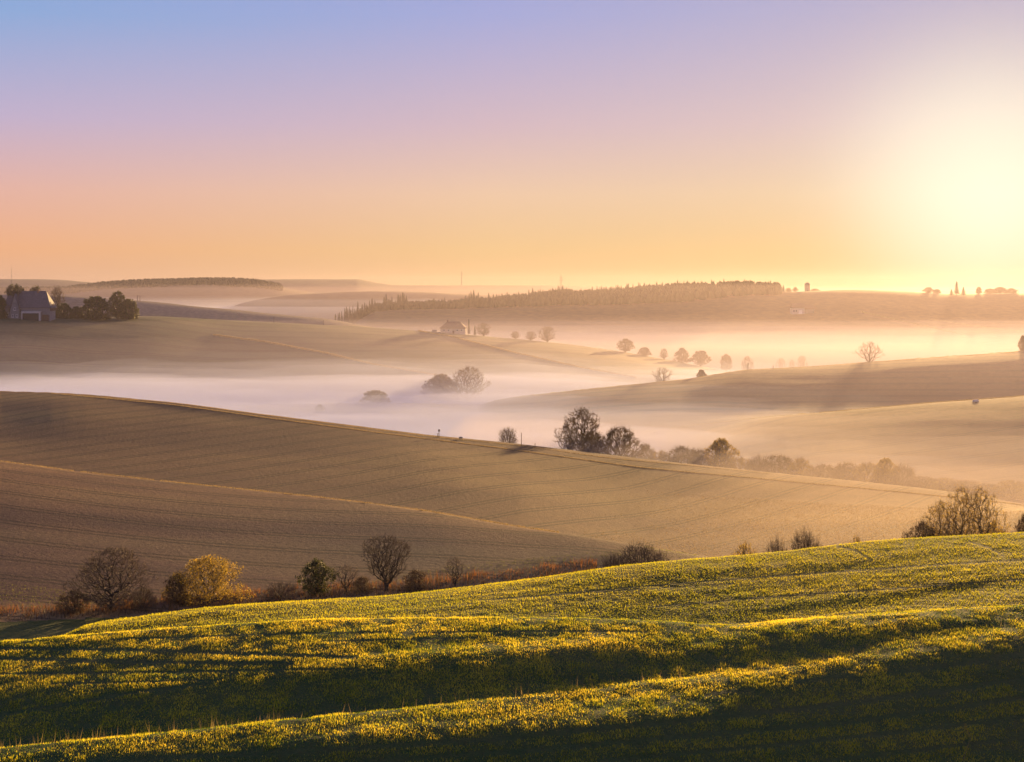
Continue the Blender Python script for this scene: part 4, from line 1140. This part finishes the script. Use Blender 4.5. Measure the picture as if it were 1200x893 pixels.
# the big farmhouse at the left edge
Yh = kY('O', 30) - 12; xh = (32 - CX) / FPX * Yh; zh = gz(xh, Yh)
house = empty('farmhouse', (xh, Yh, zh), math.radians(4))
tag(house, 'big farmhouse with steep dark roof and white-framed garage at the left edge', 'farmhouse')
k = Yh / FPX
H = 371.5 - 341; eave = 6.8; top = (HY - 341) / FPX * Yh - zh
MB().box(-12.6, 0, -1.5, 13.0, 13, eave).build('wall', WALL_GREY, house)
MB().poly([(13.02, 0.3, eave - 2.0), (13.02, 12.7, eave - 2.0), (13.02, 12.7, eave), (13.02, 6.5, eave + 2.0), (13.02, 0.3, eave), (13.3, 0.3, eave - 2.0), (13.3, 12.7, eave - 2.0), (13.3, 12.7, eave), (13.3, 6.5, eave + 2.0), (13.3, 0.3, eave)],
          [(0, 4, 3, 2, 1), (5, 6, 7, 8, 9), (0, 1, 6, 5), (1, 2, 7, 6), (2, 3, 8, 7), (3, 4, 9, 8), (4, 0, 5, 9)]).build('gable', WOOD, house)
rf = hip_roof('roof', ROOF, house, -12.6, 13.0, 0, 13, eave, top, 1.0, 4.4, 0.7)
MB().box(4.2, 5.6, top - 1.2, 5.2, 6.6, top + 1.1).build('chimney', BRICK, rf)
# cross gable
gx = -6.9
MB().poly([(gx - 2.7, -1.2, -1.5), (gx + 2.7, -1.2, -1.5), (gx + 2.7, -1.2, 5.4), (gx, -1.2, top - 2.2), (gx - 2.7, -1.2, 5.4), (gx - 2.7, 3, -1.5), (gx + 2.7, 3, -1.5), (gx + 2.7, 3, 5.4), (gx, 3, top - 2.2), (gx - 2.7, 3, 5.4)],
          [(0, 1, 2, 3, 4), (5, 9, 8, 7, 6), (0, 5, 6, 1), (1, 6, 7, 2), (4, 9, 5, 0), (2, 7, 8, 3), (3, 8, 9, 4)]).build('gable', WALL_GREY, house)
MB().poly([(gx - 3.3, -1.6, 4.6), (gx, -1.6, top - 1.6), (gx + 3.3, -1.6, 4.6), (gx - 3.3, 5.5, 4.6), (gx, 5.5, top - 1.6), (gx + 3.3, 5.5, 4.6), (gx - 3.3, -1.6, 4.35), (gx, -1.6, top - 1.9), (gx + 3.3, -1.6, 4.35), (gx - 3.3, 5.5, 4.35), (gx, 5.5, top - 1.9), (gx + 3.3, 5.5, 4.35)],
          [(0, 1, 4, 3), (1, 2, 5, 4), (6, 9, 10, 7), (7, 10, 11, 8), (0, 6, 7, 1), (1, 7, 8, 2), (0, 3, 9, 6), (2, 8, 11, 5)]).build('gable_roof', ROOF, house)
window(house, gx, -1.2, 5.2, 1.3, 1.6); window(house, gx - 1.2, -1.2, 1.2, 1.2, 1.7); window(house, gx + 1.2, -1.2, 1.2, 1.2, 1.7)
window(house, -11.3, 0, 2.0, 1.2, 1.8)
# garage
g = MB().box(-2.6, -3.2, -1.5, -2.1, -2.7, 4.6).box(7.4, -3.2, -1.5, 8.4, -2.7, 4.6).box(-2.1, -3.2, 3.5, 7.4, -2.7, 4.6).box(-2.6, -2.7, 4.2, 8.4, -0.003, 4.6)
gr = g.build('garage', WALL, house)
MB().box(-2.0, -2.3, -1.5, 7.3, -2.1, 3.45).build('door', DARK, gr)  # dark panel set in the opening, standing in for the shade inside
MB().box(8.9, -1.4, -1.5, 12.4, -0.003, 2.6).build('lean_to', WOOD, house)

# white car-sized shed beside it
x, y, z = spot(57.5, 372, 'VP', 'O')
t = empty('garden_shed', (x, y - 4, gz(x, y - 4)))
tag(t, 'low white shed at the right end of the farmhouse', 'shed')
MB().box(-1.8, 0, -0.3, 1.8, 2.4, 1.5).build('wall', WHITE, t)
hip_roof('roof', WHITE, t, -1.8, 1.8, 0, 2.4, 1.5, 2.2, 0, 0, 0.15, 0.08)

# the small house on the crest
Yh = kY('O', 530) - 6; xh = (530.5 - CX) / FPX * Yh; zh = gz(xh, Yh)
sh = empty('small_house', (xh, Yh, zh), math.radians(-5))
tag(sh, 'small house with hipped dark roof and pale walls standing alone on the pasture crest', 'house')
top = (HY - 377) / FPX * Yh - zh; ev = (HY - 384.5) / FPX * Yh - zh
MB().box(-9.2, 0, -1.5, 9.2, 9, ev).build('wall', WALL, sh)
r_ = hip_roof('roof', ROOF_RED, sh, -9.2, 9.2, 0, 9, ev, top, 5.2, 5.2, 0.8)
MB().box(-4.6, 4.0, top - 0.8, -3.6, 5.0, top + 1.3).build('chimney', BRICK, r_)
for wx in (-6.5, -3.0, 3.4, 6.6): window(sh, wx, 0, max(ev - 2.4, 0.8), 1.3, 1.5)
d_ = MB().box(-0.2, -0.1, -0.5, 1.2, -0.003, 2.1).build('door', WOOD, sh)
MB().box(0.95, -0.16, 0.8, 1.05, -0.103, 0.95).build('handle', STEEL, d_)
x, y, z = spot(509, 391, 'VP', 'O')
t = empty('field_hut', (x, y, gz(x, y))); tag(t, 'tiny hut just left of the small house on the crest', 'hut')
MB().box(-1.6, 0, -0.4, 1.6, 2.4, 1.9).build('wall', WALL_GREY, t); hip_roof('roof', ROOF, t, -1.6, 1.6, 0, 2.4, 1.9, 2.8, 0, 0, 0.2, 0.1)

# hazy farm on the long hill at right
x, y, z = spot(940, 368, 'VU', 'S')
fm = empty('hazy_farm', (x, y, z), math.radians(8)); tag(fm, 'hazy farm with pale gable and long roof on the golden hill at right', 'farm building')
q = y / FPX
MB().box(-12 * q, 0, -2, 3 * q, 9, 7.5 * q).build('wall', WALL, fm)
hip_roof('roof', ROOF_RED, fm, -12 * q, 3 * q, 0, 9, 7.5 * q, 12.5 * q, 2, 0, 0.8, 0.4)
MB().box(3 * q + 0.9, 1.0, -2, 15 * q, 8.5, 6 * q).build('wing', WALL_GREY, fm)
hip_roof('wing_roof', ROOF_RED, fm, 3 * q + 1.6, 15 * q, 1.0, 8.5, 6 * q, 11 * q, 0, 0, 0.6, 0.4)
MB().box(-4 * q, -0.2, -1, 0, -0.005, 4.5 * q).build('door', WHITE, fm)
for wx in (-10 * q, -7 * q): window(fm, wx, 0, 2.5 * q, 2.2, 2.6)

# domed tower on the skyline
Yt = kY('S', 946) + 25; xt = (946 - CX) / FPX * Yt; zt = gz(xt, Yt)
tw = empty('skyline_tower', (xt, Yt, zt)); tag(tw, 'stout domed tower standing alone on the golden skyline', 'tower')
R_ = 3.1 * Yt / FPX; top = (HY - 330.8) / FPX * Yt - zt


def lathe(name, prof, mat, parent, n=20):
    V, F = [], []
    for r, z in prof:
        for i in range(n): V.append((r * math.cos(2 * math.pi * i / n), r * math.sin(2 * math.pi * i / n), z))
    for j in range(len(prof) - 1):
        for i in range(n): F.append((j * n + i, j * n + (i + 1) % n, (j + 1) * n + (i + 1) % n, (j + 1) * n + i))
    F.append(tuple(range((len(prof) - 1) * n, len(prof) * n)))
    return MB().poly(V, F).build(name, mat, parent)


lathe('shaft', [(R_, -2), (R_, top * 0.62), (R_ * 1.06, top * 0.63), (R_ * 1.06, top * 0.68)], WALL_GREY, tw)
lathe('dome', [(R_ * 1.05, top * 0.685), (R_ * 0.98, top * 0.8), (R_ * 0.72, top * 0.9), (R_ * 0.3, top * 0.965), (0.3, top)], ROOF, tw)
MB().box(-0.8, -R_ - 0.12, 0, 0.8, -R_ + 0.3, 2.4).build('door', WOOD, tw)


def mast(px, base_z, Y, top_row, rad, label, bars=3):
    x = (px - CX) / FPX * Y; z0 = base_z if base_z is not None else gz(x, Y)
    h = (HY - top_row) / FPX * Y - z0
    o = empty('radio_mast', (x, Y, z0)); tag(o, label, 'mast')
    V, F = tubes([((0, 0, -1), (0, 0, h * 0.6), rad, rad * 0.8), ((0, 0, h * 0.6), (0, 0, h), rad * 0.75, rad * 0.4)], 8)
    link('pole', mesh_np('pole', V, F, STEEL), o)
    for i in range(bars):
        zz = h * (0.72 + 0.1 * i); w_ = rad * (5 - i)
        MB().box(-w_, -rad * 0.3, zz, w_, rad * 0.3, zz + rad * 0.6).build('crossbar', STEEL, o)
    return o


mast(541, None, kY('W', 541) - 30, 317, 2.0, 'thin mast on the faint horizon left of the forest hilltop', 2)
mast(657.5, None, kY('S', 657) + 20, 320.5, 0.7, 'thin mast rising from the forest hilltop', 2)
mast(13.5, None, kY('O', 13) + 20, 312, 0.14, 'slender aerial mast standing behind the farmhouse', 3)


def post(px, base, top, a, b, label, kind='plain', rad=0.07):
    x, y, z = spot(px, base, a, b)
    h = (base - top) * y / FPX
    o = empty('field_post', (x, y, z)); tag(o, label, 'post')
    V, F = tubes([((0, 0, -0.4), (0, 0, h), rad, rad * 0.85)], 7); link('shaft', mesh_np('shaft', V, F, POSTW), o)
    if kind == 'board':
        MB().box(-0.22, -rad - 0.05, h * 0.72, 0.22, -rad - 0.01, h * 0.98).build('board', POSTW, o)
    elif kind == 'cap':
        MB().box(-rad * 1.5, -rad * 1.5, h + 0.002, rad * 1.5, rad * 1.5, h + rad * 1.2).build('cap', POSTW, o)
    return o


post(514.5, 509.5, 500, 'N', 'N2', 'post carrying a small board on the ploughed crest before the mist', 'board', 0.08)
post(513, 509.5, 505.5, 'N', 'N2', 'short stump post at the foot of the post with the board', 'cap', 0.09)
post(611, 520, 504.5, 'N', 'N2', 'tall bare pole on the ploughed crest right of the leafless bush', 'plain', 0.08)
post(627, 522, 517.5, 'N', 'N2', 'low stub post right of the tall bare pole', 'cap', 0.08)
post(906, 432.5, 428, 'VQ', 'P', 'dark post on the brown crest, right of the hazy row of trees', 'plain', 0.16)
post(876.5, 434, 425.5, 'VQ', 'P', 'dark branching post on the brown crest below the faint trees', 'board', 0.16)
post(757.5, 415.5, 405.5, 'VP', 'O', 'dark post beside the low hazy tree on the descending crest', 'cap', 0.28)
post(321, 378, 372.5, 'VP', 'O', 'small post on the green pasture crest, left of two', 'cap', 0.22)
post(379, 381, 375, 'VP', 'O', 'small post on the green pasture crest, right of two', 'plain', 0.2)
post(161, 353, 346, 'VO', 'U', 'left post of the close pair on the pale low hill', 'plain', 0.3)
post(164, 353, 347, 'VO', 'U', 'right post of the close pair on the pale low hill', 'cap', 0.3)
post(1193, 346, 339, 'VU', 'S', 'leaning dark post on the bright skyline at the right edge', 'plain', 0.45)

# drinking trough and wrapped bale
x, y, z = spot(540, 512.5, 'N', 'N2')
t = empty('water_trough', (x, y, z)); tag(t, 'small dark trough on legs on the ploughed crest before the mist', 'trough')
MB().box(-0.42, -0.25, 0.32, 0.42, 0.25, 0.38).box(-0.42, -0.25, 0.38, -0.36, 0.25, 0.66).box(0.36, -0.25, 0.38, 0.42, 0.25, 0.66).box(-0.36, -0.25, 0.38, 0.36, -0.19, 0.66).box(-0.36, 0.19, 0.38, 0.36, 0.25, 0.66).build('basin', STEEL, t)
for sx in (-0.34, 0.34): MB().box(sx - 0.05, -0.2, -0.3, sx + 0.05, 0.2, 0.318).build('leg', STEEL, t)
x, y, z = spot(1143.5, 470.5, 'VN', 'Q')
V, F = [], []
n, mm = 18, 9
for i in range(n + 1):
    for j in range(mm + 1):
        a = math.pi * j / mm; u = 2 * i / n - 1
        rr = (1 - abs(u) ** 3.2) ** 0.5
        V.append((u * 1.2, math.cos(a) * 0.6 * rr, math.sin(a) * 0.75 * rr * (1 + 0.05 * math.sin(5 * u)) - 0.05))
for i in range(n):
    for j in range(mm):
        b = i * (mm + 1) + j; F.append((b, b + 1, b + mm + 2, b + mm + 1))
o = link('wrapped_bale', mesh_np('wrapped_bale', V, F, WALL, smooth=True)); o.location = (x, y, z)
tag(o, 'white wrapped bale lying on the crest of the tan field', 'bale')

# pale dead stalk close to the camera at bottom right
def stalk(px, row, segs, label):
    x, y, z = spot(px, row, 76.5, 100)
    k = y / FPX
    pts = [(0, 0, -0.1)] + [(a * k, 0.05 * i, b * k) for i, (a, b) in enumerate(segs)]
    S_ = [(pts[i], pts[i + 1], 0.022 - 0.003 * i, 0.019 - 0.003 * i) for i in range(len(pts) - 1)]
    V, F = tubes(S_, 5)
    o = link('dead_stalk', mesh_np('dead_stalk', V, F, STRAW, attr={'tint': np.full(len(V), 0.6)}), None); o.location = (x, y, z)
    tag(o, label, 'stalk')


stalk(1129, 889, [(5, 14), (9, 24), (5, 32), (2, 40)], 'bent pale dead stalk standing in the dark grass at bottom right')
r = np.random.default_rng(77); n = 260
ps = np.concatenate([r.uniform(-60, 330, 150), r.uniform(300, 1250, 110)])
Ys = kYa('B', ps) + r.normal(0.6, 0.7, n); Xs = (ps - CX) / FPX * Ys; Zs = ground(Xs, Ys)
V, F, T = blades(Xs, Ys, Zs, r.uniform(0.35, 1.0, n), np.full(n, 0.022), r.uniform(0.2, 0.9, n), r, 0.4)
tag(link('seed_stalks', mesh_np('seed_stalks', V, F, STRAW, attr={'tint': T})), 'thin dry seed stalks standing along the lit fold of the meadow', 'grass', kind='stuff')
